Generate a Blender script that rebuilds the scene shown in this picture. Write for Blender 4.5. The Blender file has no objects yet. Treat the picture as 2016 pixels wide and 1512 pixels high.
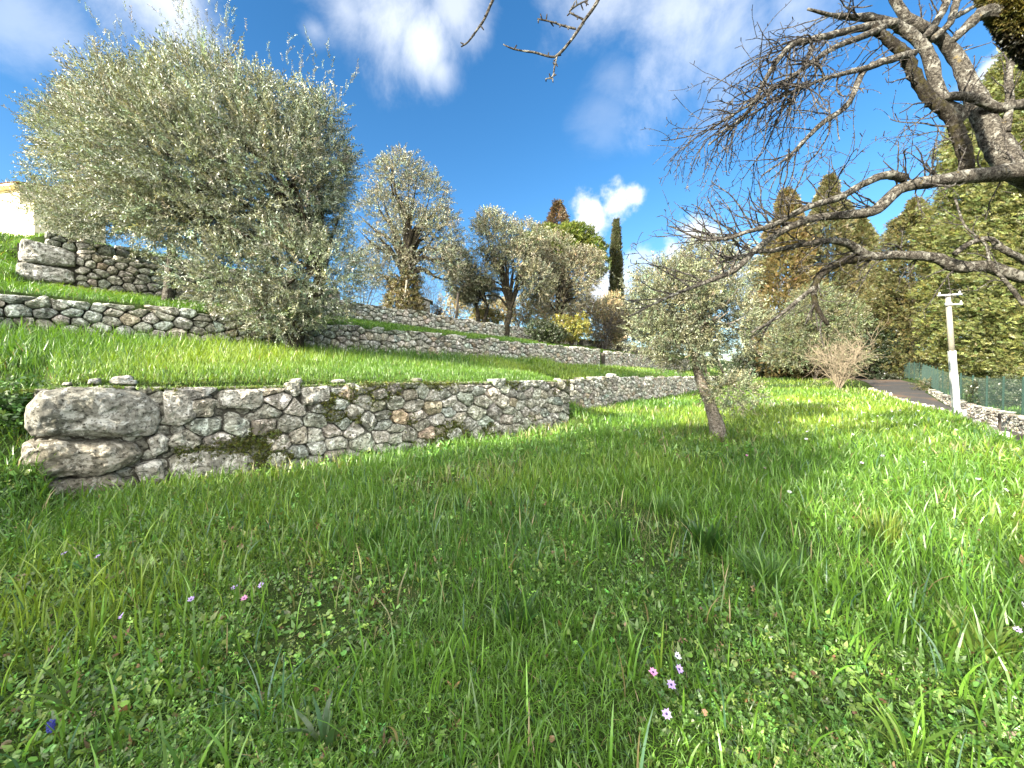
import bpy, math, random
import numpy as np
from mathutils import Vector

random.seed(7)
RNG = np.random.default_rng(7)
scene = bpy.context.scene
R = math.radians

# ------------------------------------------------------------------ camera
F = 770.0                                   # focal length in pixels of the 2016 px wide photograph
PITCH = R(1.0)
CAM = np.array([0.0, 0.0, 1.5])
cd = bpy.data.cameras.new("camera")
cam = bpy.data.objects.new("camera", cd)
scene.collection.objects.link(cam)
cam.location = CAM
cam.rotation_euler = (R(90) - PITCH, 0, 0)
cd.sensor_width = 36.0
cd.lens = F / 2016 * 36
cd.clip_start = 0.05
cd.clip_end = 5000
scene.camera = cam

# ------------------------------------------------------------------ light
SUN_TO = np.array([-0.76, -0.65, 0.0]); SUN_TO /= np.linalg.norm(SUN_TO)
SUN_EL = R(21)
sun_vec = np.array([SUN_TO[0] * math.cos(SUN_EL), SUN_TO[1] * math.cos(SUN_EL), math.sin(SUN_EL)])
ld = bpy.data.lights.new("sun", 'SUN')
ld.energy = 5.0
ld.angle = R(0.6)
ld.color = (1.0, 0.92, 0.76)
lo = bpy.data.objects.new("sun", ld)
scene.collection.objects.link(lo)
lo.rotation_euler = Vector(-sun_vec).to_track_quat('-Z', 'Y').to_euler()
lo.location = (-20, -14, 12)
scene.view_settings.view_transform = 'Standard'
scene.view_settings.look = 'None'
scene.view_settings.exposure = 2.08
scene.view_settings.gamma = 1.0


def pix_dir(px, py):
    a = (px - 1008) / F
    b = (756 - py) / F
    v = np.array([a, math.cos(PITCH) + b * math.sin(PITCH), -math.sin(PITCH) + b * math.cos(PITCH)])
    return v


def P(px, py, depth):
    """Point of the place that the photograph shows at a pixel, at a distance in metres ahead."""
    v = pix_dir(px, py)
    return CAM + v * (depth / v[1])


# ------------------------------------------------------------------ world
world = bpy.data.worlds.new("World")
scene.world = world
world.use_nodes = True
wt = world.node_tree
wt.nodes.clear()


def wn(kind, **kw):
    n = wt.nodes.new(kind)
    for k, v in kw.items():
        setattr(n, k, v)
    return n


def wmath(op, a, b=None, c=None, clamp=False):
    n = wn('ShaderNodeMath', operation=op, use_clamp=clamp)
    for i, q in enumerate((a, b, c)):
        if q is None:
            continue
        if isinstance(q, (int, float)):
            n.inputs[i].default_value = q
        else:
            wt.links.new(q, n.inputs[i])
    return n.outputs[0]


sky = wn('ShaderNodeTexSky', sky_type='NISHITA', sun_disc=False)
sky.sun_elevation = SUN_EL
sky.sun_rotation = math.atan2(SUN_TO[0], SUN_TO[1]) % (2 * math.pi)
sky.altitude = 200
sky.air_density = 1.0
sky.dust_density = 0.35
sky.ozone_density = 2.2
hsv = wn('ShaderNodeHueSaturation')
hsv.inputs['Saturation'].default_value = 1.30
hsv.inputs['Value'].default_value = 0.52
wt.links.new(sky.outputs[0], hsv.inputs['Color'])
tc = wn('ShaderNodeTexCoord')
nz = wn('ShaderNodeTexNoise')
nz.inputs['Scale'].default_value = 4.6
nz.inputs['Detail'].default_value = 8
nz.inputs['Roughness'].default_value = 0.62
nz.inputs['Distortion'].default_value = 0.25
wt.links.new(tc.outputs['Generated'], nz.inputs['Vector'])
nz2 = wn('ShaderNodeTexNoise')
nz2.inputs['Scale'].default_value = 9.0
nz2.inputs['Detail'].default_value = 8
nz2.inputs['Roughness'].default_value = 0.6
wt.links.new(tc.outputs['Generated'], nz2.inputs['Vector'])
# cloud banks of the sky: direction, angular radius, strength, edge noise
BANKS = [
    (320, -10, .10, .8, 0), (370, 60, .055, .6, 0), (30, 20, .08, .35, 0), (60, 70, .04, .2, 0),
    (680, 20, .09, .55, 0), (760, 30, .12, .75, 0), (830, 90, .09, .8, 0), (868, 140, .05, .6, 0), (620, 60, .04, .4, 0),
    (900, 10, .08, .6, 0), (1200, -20, .14, .6, 0), (1330, 40, .18, .62, 0), (1460, 90, .16, .5, 0), (1220, 150, .09, .22, 0), (1190, 220, .08, .16, 0),
    (1560, 20, .12, .45, 0), (2030, 150, .06, .8, 1), (1990, 190, .035, .6, 1),
    (1165, 428, .058, 1.0, 1), (1212, 402, .052, 1.0, 1), (1245, 384, .03, .9, 1),
    (1375, 468, .062, 1.0, 1), (1330, 500, .05, .8, 1), (1270, 520, .06, .5, 1), (1180, 575, .08, .9, 1), (1420, 560, .08, .7, 1),
    (1500, 600, .1, .6, 1), (1660, 560, .05, .5, 1),
]
acc = None
for (px, py, rad, st, kind) in BANKS:
    v = pix_dir(px, py)
    v = v / np.linalg.norm(v)
    dn = wn('ShaderNodeVectorMath', operation='DISTANCE')
    wt.links.new(tc.outputs['Generated'], dn.inputs[0])
    dn.inputs[1].default_value = v
    q = wmath('DIVIDE', dn.outputs['Value'], rad)
    q = wmath('SUBTRACT', 1.0, q)
    nsrc = nz2 if kind else nz
    e = wmath('MULTIPLY_ADD', nsrc.outputs[0], 3.0 if kind else 2.6, -1.5 if kind else -1.3)
    q = wmath('ADD', q, e)
    mr = wn('ShaderNodeMapRange', interpolation_type='SMOOTHSTEP')
    wt.links.new(q, mr.inputs[0])
    mr.inputs[1].default_value = 0.0 if kind else -0.1
    mr.inputs[2].default_value = 0.7 if kind else 1.1
    mr.inputs[3].default_value = 0.0
    mr.inputs[4].default_value = st
    # nothing beyond its own reach
    lim = wn('ShaderNodeMapRange', interpolation_type='SMOOTHSTEP')
    wt.links.new(dn.outputs['Value'], lim.inputs[0])
    lim.inputs[1].default_value = rad * 1.0
    lim.inputs[2].default_value = rad * 1.7
    lim.inputs[3].default_value = 1.0
    lim.inputs[4].default_value = 0.0
    m = wmath('MULTIPLY', mr.outputs[0], lim.outputs[0])
    acc = m if acc is None else wmath('MAXIMUM', acc, m)
mixc = wn('ShaderNodeMix', data_type='RGBA')
wt.links.new(acc, mixc.inputs['Factor'])
wt.links.new(hsv.outputs[0], mixc.inputs['A'])
mixc.inputs['B'].default_value = (2.5, 2.6, 2.75, 1)
# unseen bright cloud added behind the camera to lift the ambient light
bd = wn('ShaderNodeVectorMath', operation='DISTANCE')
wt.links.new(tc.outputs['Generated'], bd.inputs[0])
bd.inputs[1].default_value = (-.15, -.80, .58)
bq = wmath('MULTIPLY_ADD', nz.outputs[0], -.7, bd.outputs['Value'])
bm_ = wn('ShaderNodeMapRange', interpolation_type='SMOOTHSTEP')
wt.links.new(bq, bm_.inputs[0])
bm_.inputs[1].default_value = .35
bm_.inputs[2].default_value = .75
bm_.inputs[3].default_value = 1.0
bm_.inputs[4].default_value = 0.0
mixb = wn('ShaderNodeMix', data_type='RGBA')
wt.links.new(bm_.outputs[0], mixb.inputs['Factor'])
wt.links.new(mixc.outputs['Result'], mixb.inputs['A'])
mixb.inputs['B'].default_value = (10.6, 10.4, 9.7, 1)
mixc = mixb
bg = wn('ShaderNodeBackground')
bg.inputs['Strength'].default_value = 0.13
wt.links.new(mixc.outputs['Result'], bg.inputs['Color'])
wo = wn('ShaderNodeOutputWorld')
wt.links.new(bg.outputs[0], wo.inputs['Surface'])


# ------------------------------------------------------------------ numpy helpers
def _hash(ix, iy, iz):
    h = (ix.astype(np.int64) * 374761393 + iy.astype(np.int64) * 668265263 + iz.astype(np.int64) * 2147483647) & 0xFFFFFFFF
    h = ((h ^ (h >> 13)) * 1274126177) & 0xFFFFFFFF
    h = ((h ^ (h >> 16)) * 2246822519) & 0xFFFFFFFF
    h = h ^ (h >> 15)
    return (h & 0xFFFFFF) / float(0xFFFFFF)


def vnoise(p):
    p = np.asarray(p, float)
    i = np.floor(p).astype(np.int64)
    f = p - i
    f = f * f * (3 - 2 * f)
    r = 0
    for dx in (0, 1):
        wx = f[:, 0] if dx else 1 - f[:, 0]
        for dy in (0, 1):
            wy = f[:, 1] if dy else 1 - f[:, 1]
            for dz in (0, 1):
                wz = f[:, 2] if dz else 1 - f[:, 2]
                r = r + wx * wy * wz * _hash(i[:, 0] + dx, i[:, 1] + dy, i[:, 2] + dz)
    return r * 2 - 1


def fbm(p, octaves=3, gain=.5):
    p = np.asarray(p, float)
    a, s, t = 1.0, 0.0, 0.0
    for k in range(octaves):
        s = s + a * vnoise(p * (2.03 ** k) + 17.3 * k)
        t += a
        a *= gain
    return s / t


def n2(x, y, sc, oc=2, seed=0.0):
    return fbm(np.stack([x * sc, y * sc, np.full_like(x, seed)], 1), oc)


def sstep(a, b, x):
    t = np.clip((x - a) / (b - a), 0, 1)
    return t * t * (3 - 2 * t)


def unit(v):
    return v / np.maximum(np.linalg.norm(v, axis=-1, keepdims=True), 1e-9)


class MB:
    """Collects geometry and links it as ONE mesh object."""

    def __init__(self):
        self.V, self.Q, self.T, self.C, self.n = [], [], [], [], 0

    def add(self, V, Q=None, T=None, col=(1, 1, 1)):
        V = np.asarray(V, float).reshape(-1, 3)
        self.V.append(V)
        if Q is not None and len(Q):
            self.Q.append(np.asarray(Q, np.int64).reshape(-1, 4) + self.n)
        if T is not None and len(T):
            self.T.append(np.asarray(T, np.int64).reshape(-1, 3) + self.n)
        c = np.asarray(col, float)
        if c.ndim == 1:
            c = np.tile(c, (len(V), 1))
        self.C.append(c)
        self.n += len(V)

    def mesh(self, name, mat, smooth=False):
        V = np.concatenate(self.V)
        C = np.concatenate(self.C)
        Q = np.concatenate(self.Q) if self.Q else np.zeros((0, 4), np.int64)
        T = np.concatenate(self.T) if self.T else np.zeros((0, 3), np.int64)
        me = bpy.data.meshes.new(name)
        me.vertices.add(len(V))
        me.vertices.foreach_set('co', V.astype(np.float32).ravel())
        nl = Q.size + T.size
        me.loops.add(nl)
        me.loops.foreach_set('vertex_index', np.concatenate([Q.ravel(), T.ravel()]).astype(np.int32))
        npoly = len(Q) + len(T)
        me.polygons.add(npoly)
        starts = np.concatenate([np.arange(len(Q)) * 4, Q.size + np.arange(len(T)) * 3]).astype(np.int32)
        me.polygons.foreach_set('loop_start', starts)
        me.polygons.foreach_set('use_smooth', np.full(npoly, smooth, bool))
        at = me.attributes.new('col', 'FLOAT_COLOR', 'POINT')
        at.data.foreach_set('color', np.concatenate([C, np.ones((len(C), 1))], 1).astype(np.float32).ravel())
        me.update(calc_edges=True)
        me.materials.append(mat)
        return me

    def build(self, name, mat, parent=None, smooth=False, loc=None):
        if loc is None and parent is not None:
            loc = parent.location
        if loc is not None:
            off = np.array(loc, float)
            self.V = [v - off for v in self.V]
        o = bpy.data.objects.new(name, self.mesh(name, mat, smooth))
        scene.collection.objects.link(o)
        if parent is not None:
            o.parent = parent
        elif loc is not None:
            o.location = loc
        return o


def tag(o, label=None, cat=None, group=None, kind=None):
    if label: o['label'] = label
    if cat: o['category'] = cat
    if group: o['group'] = group
    if kind: o['kind'] = kind
    return o


def thing(name, loc, label, cat, group=None):
    o = bpy.data.objects.new(name, None)
    scene.collection.objects.link(o)
    o.location = tuple(float(q) for q in loc)
    o.empty_display_size = 0.2
    return tag(o, label, cat, group)


def sub(parent_part, name, mb, mat, root, smooth=False):
    """A sub-part: parented to a part that itself sits at the thing's origin."""
    o = mb.build(name, mat, None, smooth, loc=root.location)
    o.parent = parent_part
    o.location = (0, 0, 0)
    return o


def frames(d, roll=None):
    d = unit(d)
    ref = np.where(np.abs(d[:, 2:3]) < .95, np.array([[0, 0, 1.0]]), np.array([[1.0, 0, 0]]))
    x = unit(np.cross(ref, d))
    y = np.cross(d, x)
    if roll is not None:
        c, s = np.cos(roll)[:, None], np.sin(roll)[:, None]
        x, y = x * c + y * s, y * c - x * s
    return x, y, d


def scatter(mb, tmpl, pos, d, scale, roll, col):
    """Places a template (V, Q) many times: its z axis along d."""
    TV, TQ = tmpl[0], tmpl[1]
    N, K = len(pos), len(TV)
    x, y, z = frames(d, roll)
    sc = np.broadcast_to(np.asarray(scale, float), (N,))[:, None, None]
    W = pos[:, None, :] + sc * (TV[None, :, 0:1] * x[:, None, :] + TV[None, :, 1:2] * y[:, None, :] + TV[None, :, 2:3] * z[:, None, :])
    Q = TQ[None] + (np.arange(N) * K)[:, None, None]
    C = np.repeat(np.asarray(col, float).reshape(N, 1, 3), K, 1)
    if len(tmpl) > 2:
        C = C * tmpl[2][None, :, :]
    mb.add(W.reshape(-1, 3), Q.reshape(-1, 4), None, C.reshape(-1, 3))


def tube(mb, pts, rad, sides=6, col=(1, 1, 1), rough=0.0, seed=0.0, cap=True):
    pts = np.asarray(pts, float)
    rad = np.broadcast_to(np.asarray(rad, float), (len(pts),))
    t = np.gradient(pts, axis=0)
    t = unit(t)
    ref = np.array([0.31, 0.17, 0.94])
    if abs(np.dot(t[0], ref)) > .93:
        ref = np.array([1.0, 0.1, 0])
    x = unit(np.cross(np.tile(ref, (len(t), 1)), t))
    y = np.cross(t, x)
    a = np.linspace(0, 2 * math.pi, sides, endpoint=False)
    ring = np.cos(a)[None, :, None] * x[:, None, :] + np.sin(a)[None, :, None] * y[:, None, :]
    rr = rad[:, None, None] * np.ones((1, sides, 1))
    if rough > 0:
        q = (pts[:, None, :] + ring * rad[:, None, None]).reshape(-1, 3)
        k = fbm(q * (1.1 / max(rad.max(), .02)) + seed, 3).reshape(len(pts), sides, 1)
        rr = rr * (1 + rough * k)
    V = (pts[:, None, :] + ring * rr).reshape(-1, 3)
    i = np.arange(len(pts) - 1)[:, None] * sides
    j = np.arange(sides)[None, :]
    j2 = (j + 1) % sides
    Q = np.stack([i + j, i + j2, i + sides + j2, i + sides + j], -1).reshape(-1, 4)
    T = None
    if cap:
        nV = len(V)
        V = np.concatenate([V, pts[:1], pts[-1:]])
        jj = np.arange(sides)
        b = (len(pts) - 1) * sides
        T = np.concatenate([np.stack([np.full(sides, nV), (jj + 1) % sides, jj], 1),
                            np.stack([np.full(sides, nV + 1), b + jj, b + (jj + 1) % sides], 1)])
    mb.add(V, Q, T, col)


def spline(pts, n):
    """Catmull-Rom through rows of pts (any number of columns)."""
    p = np.asarray(pts, float)
    p = np.concatenate([2 * p[:1] - p[1:2], p, 2 * p[-1:] - p[-2:-1]])
    m = len(p) - 3
    u = np.linspace(0, m - 1e-6, n)
    k = u.astype(int)
    t = (u - k)[:, None]
    a, b, c, d = p[k], p[k + 1], p[k + 2], p[k + 3]
    return .5 * (2 * b + (c - a) * t + (2 * a - 5 * b + 4 * c - d) * t * t + (3 * b - a - 3 * c + d) * t ** 3)


def box(mb, c, size, ax=(1, 0, 0), ay=(0, 1, 0), az=(0, 0, 1), col=(1, 1, 1), bev=0.0):
    c, ax, ay, az = (np.asarray(q, float) for q in (c, ax, ay, az))
    hx, hy, hz = (q / 2 for q in size)
    if bev <= 0:
        s = np.array([(i, j, k) for i in (-1, 1) for j in (-1, 1) for k in (-1, 1)], float)
        V = c + s[:, :1] * hx * ax + s[:, 1:2] * hy * ay + s[:, 2:] * hz * az
        Q = [(0, 1, 3, 2), (4, 6, 7, 5), (0, 4, 5, 1), (2, 3, 7, 6), (0, 2, 6, 4), (1, 5, 7, 3)]
        mb.add(V, Q, None, col)
        return
    rows = [(-hz, bev), (-hz + bev, 0), (hz - bev, 0), (hz, bev)]
    V = []
    for z, ins in rows:
        for (sx, sy) in ((-1, -1), (1, -1), (1, 1), (-1, 1)):
            V.append(c + ax * sx * (hx - ins) + ay * sy * (hy - ins) + az * z)
    Q = []
    for k in range(3):
        for j in range(4):
            Q.append((k * 4 + j, k * 4 + (j + 1) % 4, k * 4 + 4 + (j + 1) % 4, k * 4 + 4 + j))
    Q += [(3, 2, 1, 0), (12, 13, 14, 15)]
    mb.add(V, Q, None, col)


# ------------------------------------------------------------------ materials
class NT:
    def __init__(self, name):
        self.m = bpy.data.materials.new(name)
        self.m.use_nodes = True
        self.t = self.m.node_tree
        self.t.nodes.clear()
        self.out = self.n('ShaderNodeOutputMaterial')

    def n(self, kind, **kw):
        q = self.t.nodes.new(kind)
        for k, v in kw.items():
            setattr(q, k, v)
        return q

    def l(self, a, b):
        self.t.links.new(a, b)

    def noise(self, scale, detail=5, rough=.6, vec=None, dist=0.0):
        q = self.n('ShaderNodeTexNoise')
        q.inputs['Scale'].default_value = scale
        q.inputs['Detail'].default_value = detail
        q.inputs['Roughness'].default_value = rough
        q.inputs['Distortion'].default_value = dist
        if vec is None:
            vec = self.pos()
        self.l(vec, q.inputs['Vector'])
        return q.outputs[0]

    def pos(self):
        if not hasattr(self, '_p'):
            self._p = self.n('ShaderNodeTexCoord').outputs['Object']
        return self._p

    def ramp(self, src, stops):
        q = self.n('ShaderNodeValToRGB')
        e = q.color_ramp.elements
        while len(e) < len(stops):
            e.new(.5)
        for i, (p, c) in enumerate(stops):
            e[i].position = p
            e[i].color = (c, c, c, 1) if isinstance(c, (int, float)) else (*c, 1)
        self.l(src, q.inputs[0])
        return q.outputs[0]

    def mix(self, fac, a, b, mode='MIX'):
        q = self.n('ShaderNodeMix', data_type='RGBA', blend_type=mode)
        for s, v in (('Factor', fac), ('A', a), ('B', b)):
            sock = [i for i in q.inputs if i.name == s and (i.type == 'RGBA' or s == 'Factor' and i.type == 'VALUE')][0]
            if isinstance(v, (int, float)):
                sock.default_value = v if s == 'Factor' else (v, v, v, 1)
            elif isinstance(v, tuple):
                sock.default_value = (*v, 1)
            else:
                self.l(v, sock)
        return [o for o in q.outputs if o.type == 'RGBA'][0]

    def attr(self):
        q = self.n('ShaderNodeAttribute', attribute_name='col')
        return q.outputs['Color']

    def bump(self, h, strength=.5, dist=.02, nrm=None):
        q = self.n('ShaderNodeBump')
        q.inputs['Strength'].default_value = strength
        q.inputs['Distance'].default_value = dist
        self.l(h, q.inputs['Height'])
        if nrm is not None:
            self.l(nrm, q.inputs['Normal'])
        return q.outputs[0]

    def principled(self, col, rough=.85, nrm=None, spec=.3, metal=0.0):
        q = self.n('ShaderNodeBsdfPrincipled')
        if isinstance(col, tuple):
            q.inputs['Base Color'].default_value = (*col, 1)
        else:
            self.l(col, q.inputs['Base Color'])
        if isinstance(rough, (int, float)):
            q.inputs['Roughness'].default_value = rough
        else:
            self.l(rough, q.inputs['Roughness'])
        q.inputs['Specular IOR Level'].default_value = spec
        q.inputs['Metallic'].default_value = metal
        if nrm is not None:
            self.l(nrm, q.inputs['Normal'])
        self.l(q.outputs[0], self.out.inputs[0])
        return q


def leaf_mat(name, trans=.35, gloss=.06, under=None, tint=(1, 1, 1)):
    k = NT(name)
    c = k.attr()
    if under is not None:
        g = k.n('ShaderNodeNewGeometry')
        c = k.mix(g.outputs['Backfacing'], c, k.mix(1.0, c, under, 'MULTIPLY'))
    d = k.n('ShaderNodeBsdfDiffuse')
    k.l(c, d.inputs[0])
    t = k.n('ShaderNodeBsdfTranslucent')
    k.l(k.mix(1.0, c, (1.25 * tint[0], 1.15 * tint[1], .55 * tint[2]), 'MULTIPLY'), t.inputs[0])
    m = k.n('ShaderNodeMixShader')
    m.inputs[0].default_value = trans
    k.l(d.outputs[0], m.inputs[1])
    k.l(t.outputs[0], m.inputs[2])
    gl = k.n('ShaderNodeBsdfGlossy')
    gl.inputs['Roughness'].default_value = .42
    m2 = k.n('ShaderNodeMixShader')
    m2.inputs[0].default_value = gloss
    k.l(m.outputs[0], m2.inputs[1])
    k.l(gl.outputs[0], m2.inputs[2])
    k.l(m2.outputs[0], k.out.inputs[0])
    return k.m


M = {}
M['grass'] = leaf_mat('grass_blades', .42, .05)
M['clover'] = leaf_mat('clover_leaves', .3, .05)
M['olive'] = leaf_mat('olive_leaves', .16, .05, under=(2.15, 2.15, 2.2))
M['conifer'] = leaf_mat('conifer_sprays', .22, .03)
M['leafy'] = leaf_mat('shrub_leaves', .3, .06)
M['petal'] = leaf_mat('petals', .35, .02, tint=(.8, .87, 1.8))


def stone_mat(name, moss=.5, warm=1.0, sc=1.0):
    k = NT(name)
    tint = k.attr()
    a = k.noise(2.6 * sc, 9, .68, dist=.4)
    b = k.noise(13 * sc, 10, .72)
    base = k.ramp(b, [(.34, (.085, .080, .070)), (.46, (.26, .248, .218)), (.58, (.42, .405, .365)), (.72, (.58, .565, .53))])
    base = k.mix(k.ramp(a, [(.46, 0.0), (.60, .82)]), base, (.115, .112, .10))
    base = k.mix(k.ramp(k.noise(1.5, 4), [(.56, 0.0), (.75, .22)]), base, (.30 * warm, .25, .18))
    # pale crusts of lichen
    lich = k.ramp(k.noise(8.0 * sc, 10, .75, dist=.7), [(.515, 0.0), (.575, .95)])
    base = k.mix(lich, base, (.68, .67, .64))
    pits = k.ramp(k.noise(26 * sc, 5, .65), [(.33, 1.0), (.43, 0.0)])
    base = k.mix(pits, base, (.035, .033, .028))
    base = k.mix(1.0, base, tint, 'MULTIPLY')
    if moss > 0:
        mm = k.ramp(k.noise(1.1, 5, .6), [(.52, 0.0), (.66, moss)])
        mm2 = k.ramp(k.noise(26, 5, .7), [(.35, 0.0), (.6, 1.0)])
        mz = k.mix(1.0, mm, mm2, 'MULTIPLY')
        base = k.mix(mz, base, (.075, .085, .022))
    h = k.mix(.35, k.noise(16 * sc, 10, .75), k.noise(60 * sc, 5, .7))
    nrm = k.bump(h, 1.0, .05)
    k.principled(base, .93, nrm, .15)
    return k.m


M['stone'] = stone_mat('limestone_rubble', .55)
M['stone_far'] = stone_mat('limestone_rubble_pale', .15, sc=.8)
M['stone_warm'] = stone_mat('warm_rubble', .1, 1.25)


def plain(name, col, rough=.8, bumpscale=30, bumpstr=.2, var=.35, spec=.3, metal=0.0, vscale=4.0, attr=False):
    k = NT(name)
    v = k.noise(vscale, 6, .65)
    dark = tuple(c * (1 - var) for c in col)
    lite = tuple(min(1, c * (1 + var * .6)) for c in col)
    c = k.ramp(v, [(.3, dark), (.7, lite)])
    if attr:
        c = k.mix(1.0, c, k.attr(), 'MULTIPLY')
    nrm = k.bump(k.noise(bumpscale, 6, .7), bumpstr, .02)
    k.principled(c, rough, nrm, spec, metal)
    return k.m


def bark_mat(name, dark, mid, lite, lichen=.5, moss=0.0, scale=1.0):
    k = NT(name)
    b = k.noise(26 * scale, 9, .72, dist=1.2)
    c = k.ramp(b, [(.38, dark), (.48, mid), (.60, lite)])
    lc = k.ramp(k.noise(11 * scale, 8, .7, dist=.8), [(.53, 0.0), (.60, lichen)])
    c = k.mix(lc, c, (.42, .41, .36))
    oc = k.ramp(k.noise(6, 6, .6), [(.66, 0.0), (.70, lichen * .7)])
    c = k.mix(oc, c, (.34, .24, .05))
    if moss > 0:
        mz = k.ramp(k.noise(9, 8, .75), [(.50, 0.0), (.60, moss)])
        c = k.mix(mz, c, (.050, .044, .014))
    nrm = k.bump(b, .9, .05)
    k.principled(c, .95, nrm, .1)
    return k.m


M['bark_pale'] = bark_mat('lichened_bark', (.012, .0105, .009), (.055, .048, .040), (.15, .137, .115), .5)
M['bark_mossy'] = bark_mat('mossy_bark', (.010, .009, .008), (.024, .020, .016), (.055, .047, .036), .12, .7, 1.4)
M['bark_dark'] = bark_mat('dark_bark', (.015, .012, .01), (.05, .042, .034), (.12, .10, .08), .2)
M['bark_olive'] = bark_mat('olive_bark', (.05, .042, .033), (.16, .135, .11), (.32, .28, .235), .4)
M['twig'] = bark_mat('twig_bark', (.014, .012, .011), (.042, .036, .034), (.12, .108, .10), .35, 0, 1.5)
M['straw'] = plain('straw_twigs', (.22, .18, .125), .9, 40, .2, .4)

k = NT('lawn_soil')
n1_ = k.noise(5, 7, .65)
gcol = k.ramp(n1_, [(.32, (.020, .030, .009)), (.5, (.035, .060, .014)), (.7, (.060, .075, .024))])
gcol = k.mix(k.ramp(k.noise(1.3, 5), [(.6, 0.0), (.75, .5)]), gcol, (.09, .07, .04))
k.principled(gcol, .95, k.bump(k.noise(40, 6, .7), .8, .04), .1)
M['soil'] = k.m

k = NT('asphalt_drive')
acol = k.ramp(k.noise(60, 5, .7), [(.3, (.035, .034, .036)), (.7, (.085, .082, .08))])
rust = k.ramp(k.noise(.5, 3, .5), [(.5, 0.0), (.66, .6)])
acol = k.mix(rust, acol, (.17, .105, .065))
k.principled(acol, .9, k.bump(k.noise(120, 4, .7), .4, .01), .2)
M['asphalt'] = k.m

# ------------------------------------------------------------------ the hillside
D = np.array([0.656, 0.755])
NN = np.array([-0.755, 0.656])


def to_sn(x, y):
    return x * D[0] + y * D[1], x * NN[0] + y * NN[1]


def to_xy(s, n):
    return s * D[0] + n * NN[0], s * D[1] + n * NN[1]


def n_w1(s):
    return np.interp(s, [-.25, 9.47, 12.2, 14], [7.42, 6.18, 7.9, 8.0])


def n_edge(s):
    return np.interp(s, [12, 18.5, 32, 42, 60], [-2.6, -2.55, -.9, -.1, 1.5])


def z_lawn(s):
    return np.interp(s, [-200, 4, 24, 50, 80, 400], [-1.5, -1.5, -1.14, .03, .4, 1.0])


def z_w5(s):
    return np.interp(s, [0, 12, 26, 33, 42, 60, 300], [-1.5, -1.38, -1.22, -.72, -.12, .4, 1.0])


def w_drive(s):
    return np.interp(s, [20, 30, 40], [1.9, 2.3, 3.2])


def d_drive(s):
    return np.interp(s, [20, 28, 34], [.55, .40, .22])


def z_t1(s, n):
    a = n_w1(s)
    return -.17 + .14 * np.clip((n - a) / .9, 0, 1) + .62 * np.clip((n - a) / (12 - a), 0, 1)


def kin(s, a, b):
    return sstep(a - .3, a, s) * (1 - sstep(b, b + .3, s))


def height(x, y):
    x = np.asarray(x, float); y = np.asarray(y, float)
    s, n = to_sn(x, y)
    L = z_lawn(s) + .035 * n2(x, y, .5, 3)
    # terrace one
    a = n_w1(s)
    k1 = np.maximum(sstep(-.17, -.07, s) * (1 - sstep(9.3, 9.6, s)), kin(s, 12.4, 49))
    w = sstep(a - 1.6, a + 2.2, n) * (1 - k1) + k1 * np.clip((n - a - .14) / .1, 0, 1)
    z = L + (np.maximum(z_t1(s, n), L + .02) - L) * w
    # terrace two
    k2 = kin(s, -40, 40)
    w = sstep(10.5, 14, n) * (1 - k2) + k2 * np.clip((n - 12.2) / .12, 0, 1)
    t2 = 1.58 + .8 * np.clip((n - 12) / 4, 0, 1)
    z = z + (t2 - z) * w
    # terrace three and the crest
    k3 = kin(s, -.5, 40)
    w = sstep(13.6, 18.5, n) * (1 - k3) + k3 * np.clip((n - 16.2) / .12, 0, 1)
    t3 = 3.05 + .05 * np.clip(n - 16, 0, 10) - .06 * np.clip(n - 28, 0, 120)
    k4 = 1 - sstep(8.2, 9.2, s)
    k4w = sstep(-1.2, -.3, s)
    w4 = np.clip((n - 19.2) / .12, 0, 1) * k4w + sstep(17, 22, n) * (1 - k4w)
    t4 = 4.4 + .16 * np.clip(n - 19, 0, 30)
    t3 = t3 + (t4 - t3) * w4 * k4
    z = z + (t3 - z) * w
    # the sunken drive beyond the lawn
    e = n_edge(s)
    wd = np.clip((e - n) / .18, 0, 1)
    zd = z_w5(s) - d_drive(s)
    z = z + (np.minimum(zd, L - .05) - z) * wd
    w5 = e - w_drive(s)
    ww = np.clip((w5 - .2 - n) / .12, 0, 1)
    zb = z_w5(s) - .05 - .03 * np.clip(w5 - n, 0, 60)
    z = z + (zb - z) * ww
    return z + CAM[2] + .02 * n2(x, y, 1.7, 2, 5.0)


def H1(x, y):
    return float(height(np.array([x]), np.array([y]))[0])


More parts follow.
